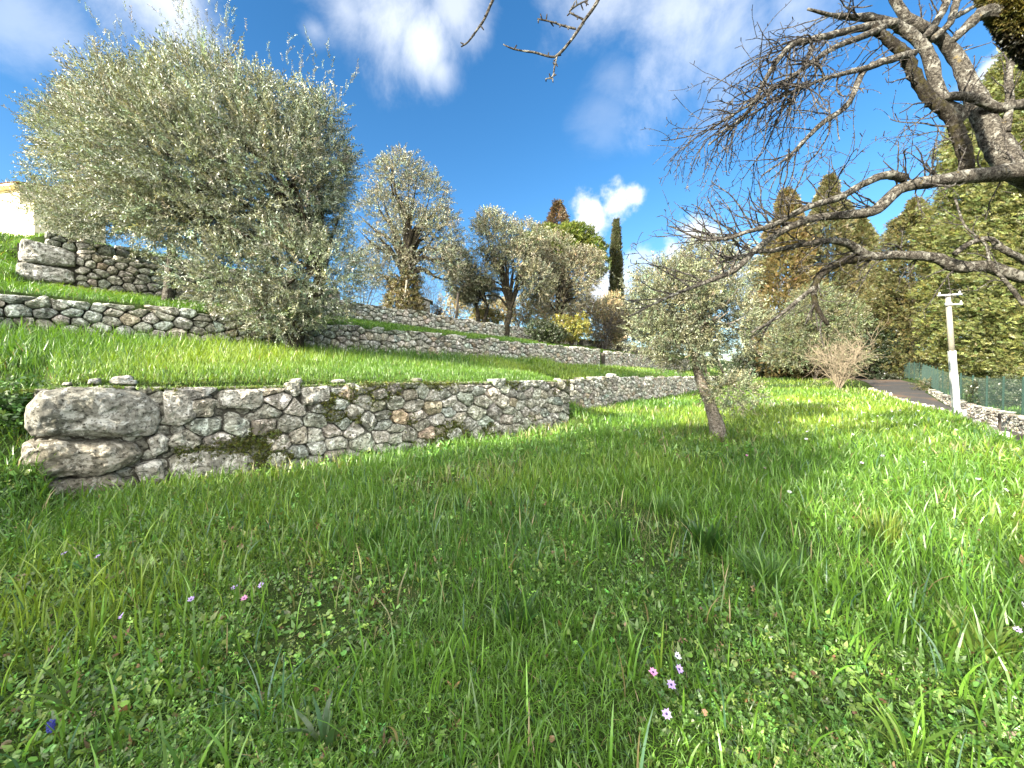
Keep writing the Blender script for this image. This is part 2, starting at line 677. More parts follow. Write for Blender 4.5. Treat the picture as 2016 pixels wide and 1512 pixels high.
def build_ground():
    s = np.concatenate([[-700, -400, -200, -100, -60, -40, -30], np.arange(-24, -2, .4), np.arange(-2, .4, .1), np.arange(.4, 8.8, .4), np.arange(8.8, 13.2, .1), np.arange(13.2, 60, .4), [62, 66, 72, 80, 95, 120, 180, 300, 500, 800]])
    m = np.concatenate([[-700, -400, -200, -100, -60, -40, -30, -22, -16, -12, -9, -7, -5.5, -5, -4.72, -4.6, -4.5, -4.2, -3.6, -3, -2.8, -2.7, -2.6, -2.5, -2.4],
                        np.arange(-2, 6, .4), np.arange(6.0, 7.1, .2), [7.06, 7.11, 7.14, 7.17, 7.20, 7.23, 7.26, 7.32, 7.45, 7.6], np.arange(7.8, 12, .35),
                        [12.0, 12.15, 12.2, 12.26, 12.32, 12.4], np.arange(12.7, 16, .35), [16.0, 16.15, 16.2, 16.26, 16.32, 16.4],
                        np.arange(16.8, 19, .35), [19.1, 19.2, 19.26, 19.32, 19.4], np.arange(20, 34, .8), [36, 40, 46, 55, 70, 100, 160, 300, 500, 800]])
    Sg, Mg = np.meshgrid(s, m, indexing='ij')
    up = (n_w1(Sg) - 7.0) * np.clip(1 - np.abs(Mg - 7) / 4.5, 0, 1)
    dn = (n_edge(Sg) + 2.6) * np.clip((4 - Mg) / 6.6, 0, 1)
    Ng = Mg + up + dn
    X, Y = to_xy(Sg, Ng)
    Z = height(X.ravel(), Y.ravel())
    V = np.stack([X.ravel(), Y.ravel(), Z], 1)
    a, b = Sg.shape
    i = np.arange(a - 1)[:, None] * b + np.arange(b - 1)[None, :]
    Q = np.stack([i, i + b, i + b + 1, i + 1], -1).reshape(-1, 4)
    mb = MB()
    mb.add(V, Q)
    o = mb.build('ground', M['soil'], smooth=True)
    tag(o, 'terraced grassy hillside with lawn, steps of level ground and crest', kind='structure')
    # the drive lies on it as a sheet of its own
    s = np.arange(2, 62, .5)
    f = np.linspace(.20, .99, 9)
    Sg, Fg = np.meshgrid(s, f, indexing='ij')
    Ng = n_edge(Sg) - Fg * w_drive(Sg)
    X, Y = to_xy(Sg, Ng)
    Z = height(X.ravel(), Y.ravel()) + .03
    V = np.stack([X.ravel(), Y.ravel(), Z], 1)
    a, b = Sg.shape
    i = np.arange(a - 1)[:, None] * b + np.arange(b - 1)[None, :]
    Q = np.stack([i, i + b, i + b + 1, i + 1], -1).reshape(-1, 4)
    mb = MB()
    mb.add(V, Q)
    tag(mb.build('driveway', M['asphalt'], smooth=True), 'dark sloping asphalt driveway beside the lawn', kind='structure')


build_ground()


# ------------------------------------------------------------------ dry-stone walls
def voronoi_cells(pts, bounds, aniso=1.0):
    """Polygons of the points' cells inside bounds (u0, v0, u1, v1)."""
    q = pts * np.array([1.0, aniso])
    u0, v0, u1, v1 = bounds
    order = np.argsort(q[:, 0])
    res = [None] * len(q)
    for ii, i in enumerate(order):
        lo_, hi_ = max(0, ii - 60), min(len(q), ii + 61)
        idx = order[lo_:hi_]
        d2 = ((q[idx] - q[i]) ** 2).sum(1)
        nb = idx[np.argsort(d2)[1:16]]
        poly = [(u0, v0 * aniso), (u1, v0 * aniso), (u1, v1 * aniso), (u0, v1 * aniso)]
        for j in nb:
            mx, my = (q[i] + q[j]) / 2
            dx, dy = q[j] - q[i]
            out = []
            for a in range(len(poly)):
                p, r = poly[a], poly[(a + 1) % len(poly)]
                fp = (p[0] - mx) * dx + (p[1] - my) * dy
                fr = (r[0] - mx) * dx + (r[1] - my) * dy
                if fp <= 0:
                    out.append(p)
                if fp * fr < 0:
                    t = fp / (fp - fr)
                    out.append((p[0] + t * (r[0] - p[0]), p[1] + t * (r[1] - p[1])))
            poly = out
            if len(poly) < 3:
                break
        if len(poly) >= 3:
            res[i] = np.array(poly) / np.array([1.0, aniso])
    return res


def darts(L, v0, v1, base, aniso, avoid=None, rng=None, lo=.55, hi=1.55):
    pts, rs = [], []
    grid = {}
    cell = base * hi
    fails = 0
    target = 4000
    while fails < 900 and len(pts) < target:
        u, v = rng.uniform(0, L), rng.uniform(v0, v1)
        if avoid is not None and avoid(u, v):
            fails += 1
            continue
        r = base * (lo + (hi - lo) * rng.random() ** 1.8)
        vv = v * aniso
        gx, gy = int(u // cell), int(vv // cell)
        ok = True
        for a in (-1, 0, 1):
            for b in (-1, 0, 1):
                for k_ in grid.get((gx + a, gy + b), ()):
                    pu, pv = pts[k_]
                    if (pu - u) ** 2 + (pv * aniso - vv) ** 2 < ((r + rs[k_]) / 2) ** 2:
                        ok = False
                        break
                if not ok: break
            if not ok: break
        if ok:
            grid.setdefault((gx, gy), []).append(len(pts))
            pts.append((u, v)); rs.append(r)
            fails = 0
        else:
            fails += 1
    return np.array(pts)


def stone(mb, poly, O, e, o, bulge, npts=18, rings=5, seed=0.0, gap=.012, back=.22, col=(1, 1, 1), rough=1.0, cham=2):
    """One rounded, pitted stone with the outline poly (u, v) on a wall face at O along e, facing o."""
    p = np.asarray(poly, float)
    c0 = p.mean(0)
    size = math.sqrt(max(1e-4, abs(.5 * np.sum(p[:, 0] * np.roll(p[:, 1], -1) - np.roll(p[:, 0], -1) * p[:, 1]))))
    p = c0 + (p - c0) * max(.6, 1 - gap * 2 / size)
    for _ in range(cham):
        q = np.roll(p, -1, 0)
        p = np.stack([p * .89 + q * .11, p * .11 + q * .89], 1).reshape(-1, 2)
    seg = np.linalg.norm(np.roll(p, -1, 0) - p, axis=1)
    cum = np.concatenate([[0], np.cumsum(seg)])
    t = np.linspace(0, cum[-1], npts, endpoint=False)
    pp = np.concatenate([p, p[:1]])
    p = np.stack([np.interp(t, cum, pp[:, 0]), np.interp(t, cum, pp[:, 1])], 1)
    c = p.mean(0)
    fs = [1.0, 1.0] + [math.cos(a) ** .62 for a in np.linspace(.42, 1.42, rings)]
    ds = [-back, -.35 * bulge] + [math.sin(a) * bulge for a in np.linspace(.42, 1.42, rings)]
    tilt = np.array([np.cos(seed * 7.1), np.sin(seed * 3.7)]) * .35 * bulge / size
    V = []
    for f, d in zip(fs, ds):
        uv = c + (p - c) * f
        dd = d + (uv - c) @ tilt * (1 if d > 0 else 0)
        V.append(np.stack([uv[:, 0], uv[:, 1], dd * np.ones(len(uv))], 1))
    V.append(np.array([[c[0], c[1], bulge]]))
    V = np.concatenate(V)
    nz_ = np.stack([fbm(V / min(size, .4) * 1.9 + seed * 13.7 + k_ * 31, 5, .66) for k_ in range(3)], 1)
    amp = np.array([.10, .10, .26]) * min(size, .4) * rough
    amp[2] = min(amp[2], .09 * rough)
    V = V + nz_ * amp * np.where(V[:, 2:3] > -back * .9, 1, .4)
    W = O + V[:, :1] * e + np.array([0, 0, 1.0]) * V[:, 1:2] + V[:, 2:3] * o
    nr = len(fs)
    i = np.arange(nr - 1)[:, None] * npts
    j = np.arange(npts)[None, :]
    j2 = (j + 1) % npts
    Q = np.stack([i + j, i + j2, i + npts + j2, i + npts + j], -1).reshape(-1, 4)
    b = (nr - 1) * npts
    jj = np.arange(npts)
    T = np.stack([np.full(npts, nr * npts), b + jj, b + (jj + 1) % npts], 1)
    mb.add(W, Q, T, col)


M['core'] = plain('wall_core_earth', (.06, .055, .045), .95, 20, .5)


def dry_wall(root_label, A, B, zbot, ztop, base, aniso, mat, npts, rings, seed, lo=.55, hi=1.55, fixed=None,
             topjit=.12, bulge=.19, gap=.007, thick=.45, group='dry-stone terrace walls', name='dry_stone_wall', cat='wall', skip=None, core_top=.1, filler=0):
    rng = np.random.default_rng(seed)
    A = np.array([A[0], A[1], 0.0]); B = np.array([B[0], B[1], 0.0])
    L = float(np.linalg.norm(B - A))
    e = (B - A) / L
    o = np.array([e[1], -e[0], 0.0])
    root = thing(name, (A[0], A[1], zbot(0)), root_label, cat, group)
    us = np.linspace(0, L, 60)
    v0 = min(zbot(u) for u in us) - .12
    v1 = max(ztop(u) for u in us)
    fixed = fixed or []

    def avoid(u, v):
        if v < zbot(u) - .12 or v > ztop(u) - .02:
            return True
        for pol in fixed:
            lo_, hi_ = pol.min(0), pol.max(0)
            if lo_[0] - .03 < u < hi_[0] + .05 and lo_[1] - .04 < v < hi_[1] + .04:
                return True
        return bool(skip and skip(u, v))

    pts = darts(L, v0, v1, base, aniso, avoid, rng, lo, hi)
    extra = []
    for pol in fixed:                       # keep the cells round the boulders off them
        lo_, hi_ = pol.min(0), pol.max(0)
        for u in np.arange(lo_[0] + .08, hi_[0], base * .7):
            for v in np.arange(lo_[1] + .05, hi_[1], base * .6):
                extra.append((u, v))
    allp = np.concatenate([pts, np.array(extra)]) if extra else pts
    cells = voronoi_cells(allp, (0, v0, L, v1 + .3), aniso)
    mb = MB()
    for i in range(len(pts)):
        pol = cells[i]
        if pol is None:
            continue
        u, v = pts[i]
        zt = ztop(u)
        if pol[:, 1].max() > zt - .05:
            pol = pol.copy()
            lim = zt + topjit * (rng.random() - .55)
            pol[:, 1] = np.minimum(pol[:, 1], max(lim, pol[:, 1].min() + .08))
        if pol[:, 1].max() < zbot(u) - .05:
            continue
        ar = np.ptp(pol[:, 0]), np.ptp(pol[:, 1])
        if min(ar) < .03:
            continue
        sz = math.sqrt(ar[0] * ar[1])
        g = .75 + .5 * rng.random()
        col = np.array([g * (1 + .10 * rng.normal() * .5), g, g * (1 - .10 * rng.random())])
        if rng.random() < .06:
            col = col * np.array([1.08, .97, .84])
        stone(mb, pol, A, e, o, bulge * sz * (.7 + .6 * rng.random()) + .02, npts, rings, seed=float(i + seed * 100), gap=gap, col=col, cham=1, rough=1.15)
    if filler:                              # small stones wedged behind the big ones
        pf = darts(L, v0, v1, filler, 1.2, lambda u, v: v < zbot(u) - .1 or v > ztop(u) - .03, rng, .7, 1.3)
        for i, pol in enumerate(voronoi_cells(pf, (0, v0, L, v1), 1.2)):
            if pol is None or min(np.ptp(pol[:, 0]), np.ptp(pol[:, 1])) < .03:
                continue
            pol = np.stack([pol[:, 0], np.minimum(pol[:, 1], ztop(pf[i, 0]) - .02)], 1)
            g = .6 + .4 * rng.random()
            stone(mb, pol, A - o * .11, e, o, .05, 12, 4, seed=float(i) + .37, gap=.003, back=.12, col=(g, g, g * .93), cham=1, rough=1.2)
    face = mb.build('stones', mat, root)
    # earth and rubble fill behind the face
    mc = MB()
    for a in range(len(us) - 1):
        pa, pb = us[a], us[a + 1]
        za, zb_ = zbot(pa) - .3, zbot(pb) - .3
        ta, tb = ztop(pa) - core_top, ztop(pb) - core_top
        q = []
        for (u, zz, dep) in ((pa, za, -.09), (pb, zb_, -.09), (pb, tb, -.09), (pa, ta, -.09), (pa, za, -thick), (pb, zb_, -thick), (pb, tb, -thick), (pa, ta, -thick)):
            w = A + e * u + o * dep
            q.append((w[0], w[1], zz))
        fc = [(0, 1, 2, 3), (3, 2, 6, 7), (5, 4, 7, 6)]
        if a == 0: fc.append((4, 0, 3, 7))
        if a == len(us) - 2: fc.append((1, 5, 6, 2))
        mc.add(q, fc)
    mc.build('wall_core', M['core'], root)
    return root, A, e, o, L


def xy(s, n):
    x, y = to_xy(np.array([s]), np.array([n]))
    return float(x[0]), float(y[0])


Z0 = CAM[2]
# front wall: its end boulders are drawn from the photograph in the wall's own plane
A1 = np.array([-5.78, 4.70]); B1 = np.array([1.62, 11.15])
L1 = float(np.linalg.norm(B1 - A1)); e1 = (B1 - A1) / L1


def wall_uv(px, py):
    v = pix_dir(px, py)
    r = v[0] / v[1]
    t = (r * A1[1] - A1[0]) / (e1[0] - r * e1[1])
    y = A1[1] + e1[1] * t
    return t, CAM[2] + v[2] / v[1] * y


def outline(pp):
    return np.array([wall_uv(*q) for q in pp])


boulders = [outline([(42, 800), (70, 768), (140, 759), (230, 762), (290, 772), (320, 800), (324, 830), (312, 855), (270, 862), (160, 861), (60, 862), (40, 845)]),
            outline([(33, 868), (120, 864), (210, 868), (270, 872), (290, 893), (272, 912), (210, 935), (120, 943), (60, 948), (30, 925)]),
            outline([(62, 950), (150, 938), (225, 930), (258, 952), (285, 978), (250, 1000), (150, 1010), (60, 1000)])]
more1 = [outline([(318, 770), (360, 763), (380, 772), (388, 825), (360, 840), (326, 838)]),
         outline([(288, 862), (315, 852), (335, 862), (332, 890), (300, 902)]),
         outline([(262, 915), (318, 902), (326, 950), (318, 985), (285, 970)]),
         outline([(330, 895), (420, 880), (500, 895), (520, 935), (500, 960), (340, 965)]),
         outline([(424, 768), (520, 764), (522, 795), (500, 808), (430, 800)]),
         outline([(592, 764), (650, 757), (652, 790), (596, 800)])]
s_at = lambda A, e: (lambda u: to_sn(A[0] + e[0] * u, A[1] + e[1] * u))


def zb1(u):
    x, y = A1 + e1 * u
    return float(z_lawn(to_sn(x, y)[0])) + Z0


def zt1(u):
    return Z0 + float(np.interp(u, [0, .6, 1.3, 4, 10], [-.12, -.09, -.13, -.10, -.07]))


w1, wA, we, wo1, wL = dry_wall('long front retaining wall of rough limestone with three huge boulders at its end', A1, B1, zb1, zt1,
                               .46, 1.3, M['stone'], 32, 7, 11, fixed=boulders + more1, topjit=.2, lo=.42, hi=1.5, gap=.007, bulge=.13, filler=.17)
for i, pol in enumerate(boulders):
    mb = MB()
    stone(mb, pol, wA, we, wo1, .17 if i < 2 else .12, 96, 22, seed=3.3 + i, gap=.014, back=.35, col=[(.74, .74, .71), (.68, .64, .57), (.64, .60, .53)][i], rough=1.05, cham=2)
    bo = mb.build('boulder', M['stone'], w1, smooth=True)
    bo['label'] = ['big rounded grey boulder topping the wall end', 'long flat brownish boulder in the middle of the wall end', 'low rough boulder at the foot of the wall end'][i]
mb = MB()
for i, pol in enumerate(more1):
    stone(mb, pol, wA, we, wo1, .08, 34, 9, seed=23.3 + i, gap=.006, back=.3, col=(1, .98, .94))
for i, (u, w, h) in enumerate(((.50, .07, .06), (.76, .13, .09), (.86, .06, .05), (.26, .05, .035), (2.9, .10, .07), (3.6, .12, .05), (5.2, .11, .06))):   # loose stones lying on the top
    zz = zt1(u)
    stone(mb, [(u - w, zz), (u + w, zz), (u + w * .8, zz + h * 1.4), (u - w * .7, zz + h * 1.2)], wA - wo1 * .2, we, wo1, .08, 20, 5, seed=51.0 + i, gap=.002, back=.15)
mb.build('capstone', M['stone'], w1)

# second length of the same wall line, beyond the grassy ramp
Aw, Bw = xy(12.6, 7.95), xy(49, 8.0)
lb = math.dist(Aw, Bw)
w1b, *_ = dry_wall('low stone wall beyond the grassy ramp, behind the young olive on the lawn', Aw, Bw,
                   lambda u: Z0 + float(z_lawn(12.6 + u)), lambda u: Z0 + max(float(np.interp(u, [0, 1, 2, 36], [-.1, -.02, .0, .05])), float(z_lawn(12.6 + u)) + .12),
                   .27, 1.4, M['stone_far'], 14, 5, 12, lo=.6, hi=1.4, topjit=.16)
mb = MB()
c = P(1205, 737, 16.2)
stone(mb, [(-.2, 0), (.2, 0), (.22, .16), (.05, .2), (-.2, .15)], np.array([c[0], c[1], Z0 - .03]), np.array([.656, .755, 0]), np.array([.755, -.656, 0]), .12, 18, 5, seed=4.4, back=.2)
mb.build('capstone', M['stone_far'], w1b)


def terrace_wall(label, s0, s1, n0, zb, zt, base, npts, rings, seed, mat, fixed=None, skip=None, n1=None, core_top=.1):
    return dry_wall(label, xy(s0, n0), xy(s1, n0 if n1 is None else n1), zb, zt, base, 1.35, mat, npts, rings, seed, fixed=fixed, lo=.55, hi=1.5, topjit=.14, skip=skip, core_top=core_top)


terrace_wall('second terrace wall of grey stones running behind the big olive tree', -14, 22.2, 12.0, lambda u: Z0 + .5,
             lambda u: Z0 + float(np.interp(u, [0, 14, 24, 36], [1.72, 1.58, 1.66, 1.74])), .29, 16, 5, 21, M['stone'])
terrace_wall('far continuation of the second terrace wall, past the narrow gap', 22.9, 40, 11.9, lambda u: Z0 + .66,
             lambda u: Z0 + 1.68, .29, 12, 4, 22, M['stone_far'])
terrace_wall('third terrace wall climbing left to a squared stone end beside the grass bank', -.7, 26, 16.0, lambda u: Z0 + 2.3,
             lambda u: Z0 + float(np.interp(u, [0, 6, 12, 20, 27], [3.52, 3.3, 3.2, 3.2, 3.15])), .30, 16, 5, 31, M['stone'],
             fixed=[np.array([(0.0, Z0 + 2.95), (1.0, Z0 + 2.95), (1.0, Z0 + 3.5), (0.05, Z0 + 3.55)]), np.array([(0, Z0 + 2.35), (.95, Z0 + 2.35), (.98, Z0 + 2.9), (0.0, Z0 + 2.92)])])
w3f = bpy.context.scene.objects[-1]
mb = MB()
Ax = np.array([*xy(-.7, 16.0), 0.0])
for i, pol in enumerate([[(-.02, 2.96), (.55, 2.94), (1.0, 3.0), (1.0, 3.38), (.5, 3.5), (.05, 3.55)], [(-.05, 2.5), (.5, 2.48), (.98, 2.55), (.95, 2.92), (0, 2.93)],
                         [(0, 2.1), (1.1, 2.1), (1.05, 2.5), (0, 2.46)]]):
    stone(mb, [(u, Z0 + v) for u, v in pol], Ax, np.array([D[0], D[1], 0]), np.array([-NN[0], -NN[1], 0]), .12, 40, 9, seed=8.8 + i, gap=.004, back=.4)
w3root = [ob for ob in scene.objects if ob.get('label', '').startswith('third terrace wall')][0]
mb.build('end_stone', M['stone'], w3root)
terrace_wall('far stretch of the third terrace wall under the dark bushes', 26.4, 40, 15.6, lambda u: Z0 + 2.3,
             lambda u: Z0 + 2.95, .29, 10, 4, 32, M['stone_far'])
terrace_wall('dark shaded upper wall below the cream house', -.3, 9, 19.0, lambda u: Z0 + 3.2,
             lambda u: Z0 + float(np.interp(u, [0, 9], [4.55, 4.3])), .32, 10, 4, 41, M['stone'])

# low rubble wall under the fence, and the edging stones of the lawn
for a, b, lab, sd in ((13, 24, 'nearer half of the low sandy rubble wall under the green fence', 51), (24.05, 33, 'farther half of the low sandy rubble wall under the green fence', 52)):
    pa, pb = xy(a, float(n_edge(a) - w_drive(a))), xy(b, float(n_edge(b) - w_drive(b)))
    dry_wall(lab, pb, pa, lambda u, a=a, b=b: Z0 + float(z_w5(b - u)) - .6, lambda u, a=a, b=b: Z0 + float(z_w5(b - u)) + .02, .2, 1.5, M['stone_warm'], 12, 4, sd, group='rubble walls by the drive')


# ------------------------------------------------------------------ leaf templates
def leaf_quads(leaves):
    """leaves: rows of (base xyz, direction xyz, normal-ish xyz, length, width) -> V, Q"""
    V, Q = [], []
    for (b, d, nrm, ln, w) in leaves:
        b = np.array(b, float); d = np.array(d, float); d /= np.linalg.norm(d)
        sd = np.cross(d, np.array(nrm, float)); sd /= max(1e-6, np.linalg.norm(sd))
        k_ = len(V)
        V += [b, b + d * ln * .5 + sd * w * .5, b + d * ln, b + d * ln * .5 - sd * w * .5]
        Q.append((k_, k_ + 1, k_ + 2, k_ + 3))
    return np.array(V), np.array(Q)


def olive_sprig(rng, length=.5, pairs=10, ll=.12, lw=.026):
    ls = []
    bend = rng.uniform(-.25, .25, 2)
    for i in range(pairs):
        t = (i + .6) / pairs
        b = np.array([bend[0] * t * t * length, bend[1] * t * t * length, t * length])
        a0 = i * 1.57 + rng.normal(0, .3)
        for k_ in (0, 1):
            a = a0 + k_ * math.pi + rng.normal(0, .25)
            rad = np.array([math.cos(a), math.sin(a), 0])
            d = rad * rng.uniform(.55, 1.0) + np.array([0, 0, rng.uniform(.5, 1.0)])
            ls.append((b, d, rng.normal(0, 1, 3), ll * rng.uniform(.7, 1.15) * (1 - .35 * t), lw * rng.uniform(.8, 1.2)))
    ls.append(((0, 0, 0), (bend[0], bend[1], 1.0), (1, .3, 0), length, .012))
    return leaf_quads(ls)


def spray(rng, size=.5, n=11, droop=.2):
    """A flat cypress spray of overlapping fans."""
    ls = []
    for i in range(n):
        t = i / (n - 1)
        side = 1 if i % 2 else -1
        b = np.array([0, -droop * t * t * size, t * size * .75])
        ang = side * rng.uniform(.35, .8)
        d = np.array([math.sin(ang), -droop * t + rng.normal(0, .12), math.cos(ang)])
        ls.append((b, d, (rng.normal(0, .3), 1, rng.normal(0, .3)), size * (.42 - .25 * t) * rng.uniform(.8, 1.2), size * .13))
    return leaf_quads(ls)


def needle_tuft(rng, n=16, ln=.3):
    ls = []
    for i in range(n):
        d = rng.normal(0, 1, 3); d[2] = abs(d[2]) + .4
        ls.append(((0, 0, 0), d, rng.normal(0, 1, 3), ln * rng.uniform(.7, 1.1), .035))
    return leaf_quads(ls)


def bush_sprig(rng, n=12, size=.35, ll=.11, lw=.06):
    ls = []
    for i in range(n):
        t = (i + .5) / n
        a = i * 2.4
        d = np.array([math.cos(a), math.sin(a), rng.uniform(.2, .9)])
        ls.append(((0, 0, t * size), d, np.array([0, 0, 1]) + rng.normal(0, .4, 3), ll * rng.uniform(.7, 1.2), lw))
    return leaf_quads(ls)


tr = np.random.default_rng(3)
OL = [olive_sprig(tr) for _ in range(5)]
OLS = [olive_sprig(tr, .42, 7, .15, .036) for _ in range(4)]
SP = [spray(tr, .26, 8, .1) for _ in range(8)]
NEED = [needle_tuft(tr) for _ in range(3)]
BU = [bush_sprig(tr) for _ in range(3)]


def vary(base, n, rng, amt=.25, hue=.12):
    b = np.array(base, float)
    k_ = np.exp(rng.normal(0, amt, (n, 1)))
    h = 1 + rng.normal(0, hue, (n, 3)) * np.array([1, .5, 1])
    return np.clip(b * k_ * h, .003, .9)


def lobe_points(lobes, n, rng, shell=.55, lump=.28, lsc=1.0, hole=None):
    """Points and outward directions in the outer part of uneven ellipsoids (centre, radii, weight)."""
    w = np.array([q[2] for q in lobes], float); w /= w.sum()
    pick = rng.choice(len(lobes), n, p=w)
    d = unit(rng.normal(0, 1, (n, 3)))
    r = (shell ** 3 + (1 - shell ** 3) * rng.random(n)) ** (1 / 3)
    C = np.array([q[0] for q in lobes], float)[pick]
    Rr = np.array([q[1] for q in lobes], float)[pick]
    k_ = 1 + lump * fbm(d * 2.1 * lsc + pick[:, None] * 9.1, 3)
    pos = C + d * Rr * (r * k_)[:, None]
    out = unit(d / Rr)
    if hole is not None:
        keep = fbm(pos * hole[0] + 3.1, 2) > hole[1]
        pos, out = pos[keep], out[keep]
    return pos, out


def put_foliage(mb, tmpls, pos, out, rng, up, rnd, scale, base, amt=.25, hue=.12, sway=None):
    n = len(pos)
    d = unit(out + np.array([0, 0, up]) + rng.normal(0, rnd, (n, 3)) + (0 if sway is None else np.array(sway)))
    col = vary(base, n, rng, amt, hue)
    pk = rng.integers(0, len(tmpls), n)
    for k_ in range(len(tmpls)):
        m_ = pk == k_
        if m_.any():
            scatter(mb, tmpls[k_], pos[m_], d[m_], scale * rng.uniform(.7, 1.25, m_.sum()), rng.uniform(0, 6.28, m_.sum()), col[m_])


def limbs_to(mb, base, targets, r0, rng, bend=.25, sides=6, fork=.35, n=9, r1=.012):
    base = np.asarray(base, float)
    for t in targets:
        t = np.asarray(t, float)
        v = t - base
        L = np.linalg.norm(v)
        k_ = base + v * fork + np.array([0, 0, .18 * L]) + rng.normal(0, bend * .35, 3) * L * .4
        k2 = base + v * .7 + rng.normal(0, bend * .3, 3) * L * .4
        p = spline([base, k_, k2, t], n)
        r = np.linspace(r0, r1, n)
        tube(mb, p, r, sides, rough=.2, seed=float(t[0]))


# ------------------------------------------------------------------ olive trees
def olive_tree(label, base, trunk_pts, trunk_r, lobes, n, base_col, seed, scale=1.0, tmpls=OL, whips=None, up=.35, rnd=.55,
               branches=22, bark='bark_mossy', hole=None, group='olive trees', shell=.5, name='olive_tree', cat='olive tree', leaf='olive', sway=None, lump=.28, extra_trunks=()):
    rng = np.random.default_rng(seed)
    root = thing(name, base, label, cat, group)
    mt = MB()
    for tp, rr in [(trunk_pts, trunk_r)] + list(extra_trunks):
        p = spline(tp, 18)
        r = np.interp(np.linspace(0, 1, 18), np.linspace(0, 1, len(rr)), rr)
        tube(mt, p, r, 14, rough=.35, seed=seed)
    mt.build('trunk', M[bark], root, smooth=True)
    mbr = MB()
    pos, out = lobe_points(lobes, branches * 3, rng, .5)
    limbs_to(mbr, trunk_pts[-1], pos[:branches], trunk_r[-1] * .55, rng)
    for tp, rr in extra_trunks:
        limbs_to(mbr, tp[-1], pos[branches:branches + branches // 2], rr[-1] * .55, rng)
    mbr.build('branches', M[bark], root)
    mf = MB()
    pos, out = lobe_points(lobes, n, rng, shell, lump, hole=hole)
    put_foliage(mf, tmpls, pos, out, rng, up, rnd, scale, base_col, .3, .10, sway)
    if whips:
        for (q, hgt, m_) in whips:           # long shoots standing out of the crown
            for _ in range(m_):
                b = np.array(q) + rng.normal(0, .35, 3)
                dirv = unit(np.array([[rng.normal(-.1, .3), rng.normal(0, .2), 1.0]]))[0]
                ln = hgt * rng.uniform(.6, 1.1)
                ns = int(ln / .16)
                tt = np.linspace(0, 1, ns)[:, None]
                pp = b + dirv * ln * tt + np.array([rng.normal(0, .2), 0, 0]) * tt ** 2
                put_foliage(mf, tmpls, pp, np.tile(dirv, (ns, 1)), rng, .8, .35, scale * .62, base_col, .25, .1)
    mf.build('crown', M[leaf], root)
    return root


OLV = (.115, .128, .088)
bx, by = P(578, 650, 10.4)[:2]
bz = H1(bx, by)
pp = lambda px, py, d: P(px, py, d)


def lobe(px, py, d, rx, ry, rz, w=None):
    """Ellipsoid of foliage; radii in metres."""
    return (pp(px, py, d), (rx, ry, rz), w if w else (rx * rz + rx * ry + ry * rz))


olive_tree('big silvery olive tree on the first terrace with leaning dark trunk', (bx, by, bz - .1),
           [(bx, by, bz - .15), (bx + .08, by, bz + .6), (bx + .45, by + .05, bz + 1.5), (bx + .75, by + .1, bz + 2.3)], [.30, .20, .17, .13],
           [lobe(430, 335, 10.2, 2.3, 2.0, 2.2), lobe(560, 370, 10.4, 1.6, 1.6, 2.0), lobe(310, 310, 10.0, 1.7, 1.6, 1.6), lobe(400, 215, 10.2, 1.2, 1.2, 1.2),
            lobe(610, 540, 10.2, 1.3, 1.2, 1.3), lobe(470, 545, 10.0, 1.2, 1.0, .9), lobe(640, 320, 10.6, .6, .8, 1.5), lobe(535, 620, 9.9, .9, .8, .4), lobe(265, 220, 10.2, .9, 1.0, .9),
            lobe(340, 430, 9.9, 1.4, 1.1, .8), lobe(540, 235, 10.4, .8, .9, 1.0), lobe(620, 230, 10.5, .4, .4, .6), lobe(250, 170, 10.2, .4, .4, .5)],
           12500, OLV, 101, .90, OL, whips=[(pp(390, 130, 10.2), 1.5, 9), (pp(420, 110, 10.2), 1.4, 7), (pp(260, 140, 10), 1.2, 9), (pp(470, 160, 10.2), .9, 6), (pp(620, 200, 10.5), 1.2, 9),
                                           (pp(330, 140, 10.2), 1.0, 6), (pp(200, 180, 10), .9, 6), (pp(560, 170, 10.5), .8, 6)], up=.5, sway=(-.2, 0, 0), branches=40, lump=.46)

bx2, by2 = P(330, 570, 10.9)[:2]
bz2 = H1(bx2, by2)
olive_tree('olive tree on the second terrace with a pale straight stem, left of the big one', (bx2, by2, bz2 - .1),
           [(bx2, by2, bz2 - .1), (bx2 + .05, by2, bz2 + .6), (bx2 + .13, by2, bz2 + 1.25), (bx2 + .1, by2, bz2 + 2.2)], [.14, .11, .10, .08],
           [lobe(225, 300, 12.0, 1.6, 1.5, 1.5), lobe(150, 275, 12.2, .8, .9, .7), lobe(265, 395, 11.8, 1.5, 1.2, .8), lobe(200, 225, 12.2, 1.0, .9, .6), lobe(110, 350, 12.3, .6, .6, .35), lobe(120, 410, 12.0, .8, .8, .45), lobe(180, 430, 11.9, .9, .8, .5)],
           3900, (.112, .125, .084), 102, .85, OL, up=.3, bark='bark_pale', branches=16, sway=(-.3, 0, .1))

# olives on the third terrace
bx, by = P(795, 606, 21)[:2]; bz = H1(bx, by)
t_iv = olive_tree('tall grey olive with an ivy-clad trunk behind the third terrace wall', (bx, by, bz - .1),
                  [(bx, by, bz - .2), (bx - .1, by, bz + 1.0), (bx + .1, by, bz + 2.2)], [.42, .36, .28],
                  [lobe(790, 360, 21, 1.6, 1.5, 1.5), lobe(840, 395, 21, 1.3, 1.3, 1.4), lobe(750, 430, 21, 1.4, 1.3, 1.6), lobe(820, 480, 21, 1.9, 1.7, 1.8), lobe(870, 460, 21, 1.2, 1.2, 1.4),
                   lobe(740, 520, 21, 1.0, 1.0, 1.0), lobe(885, 520, 21, .8, .8, .9), lobe(780, 330, 21, 1.0, .8, .8), lobe(770, 540, 21, 1.3, 1.1, .8)],
                  5600, (.105, .108, .074), 103, .85, OLS, hole=(.8, -.28), lump=.42, branches=26, up=.3)
mb = MB()
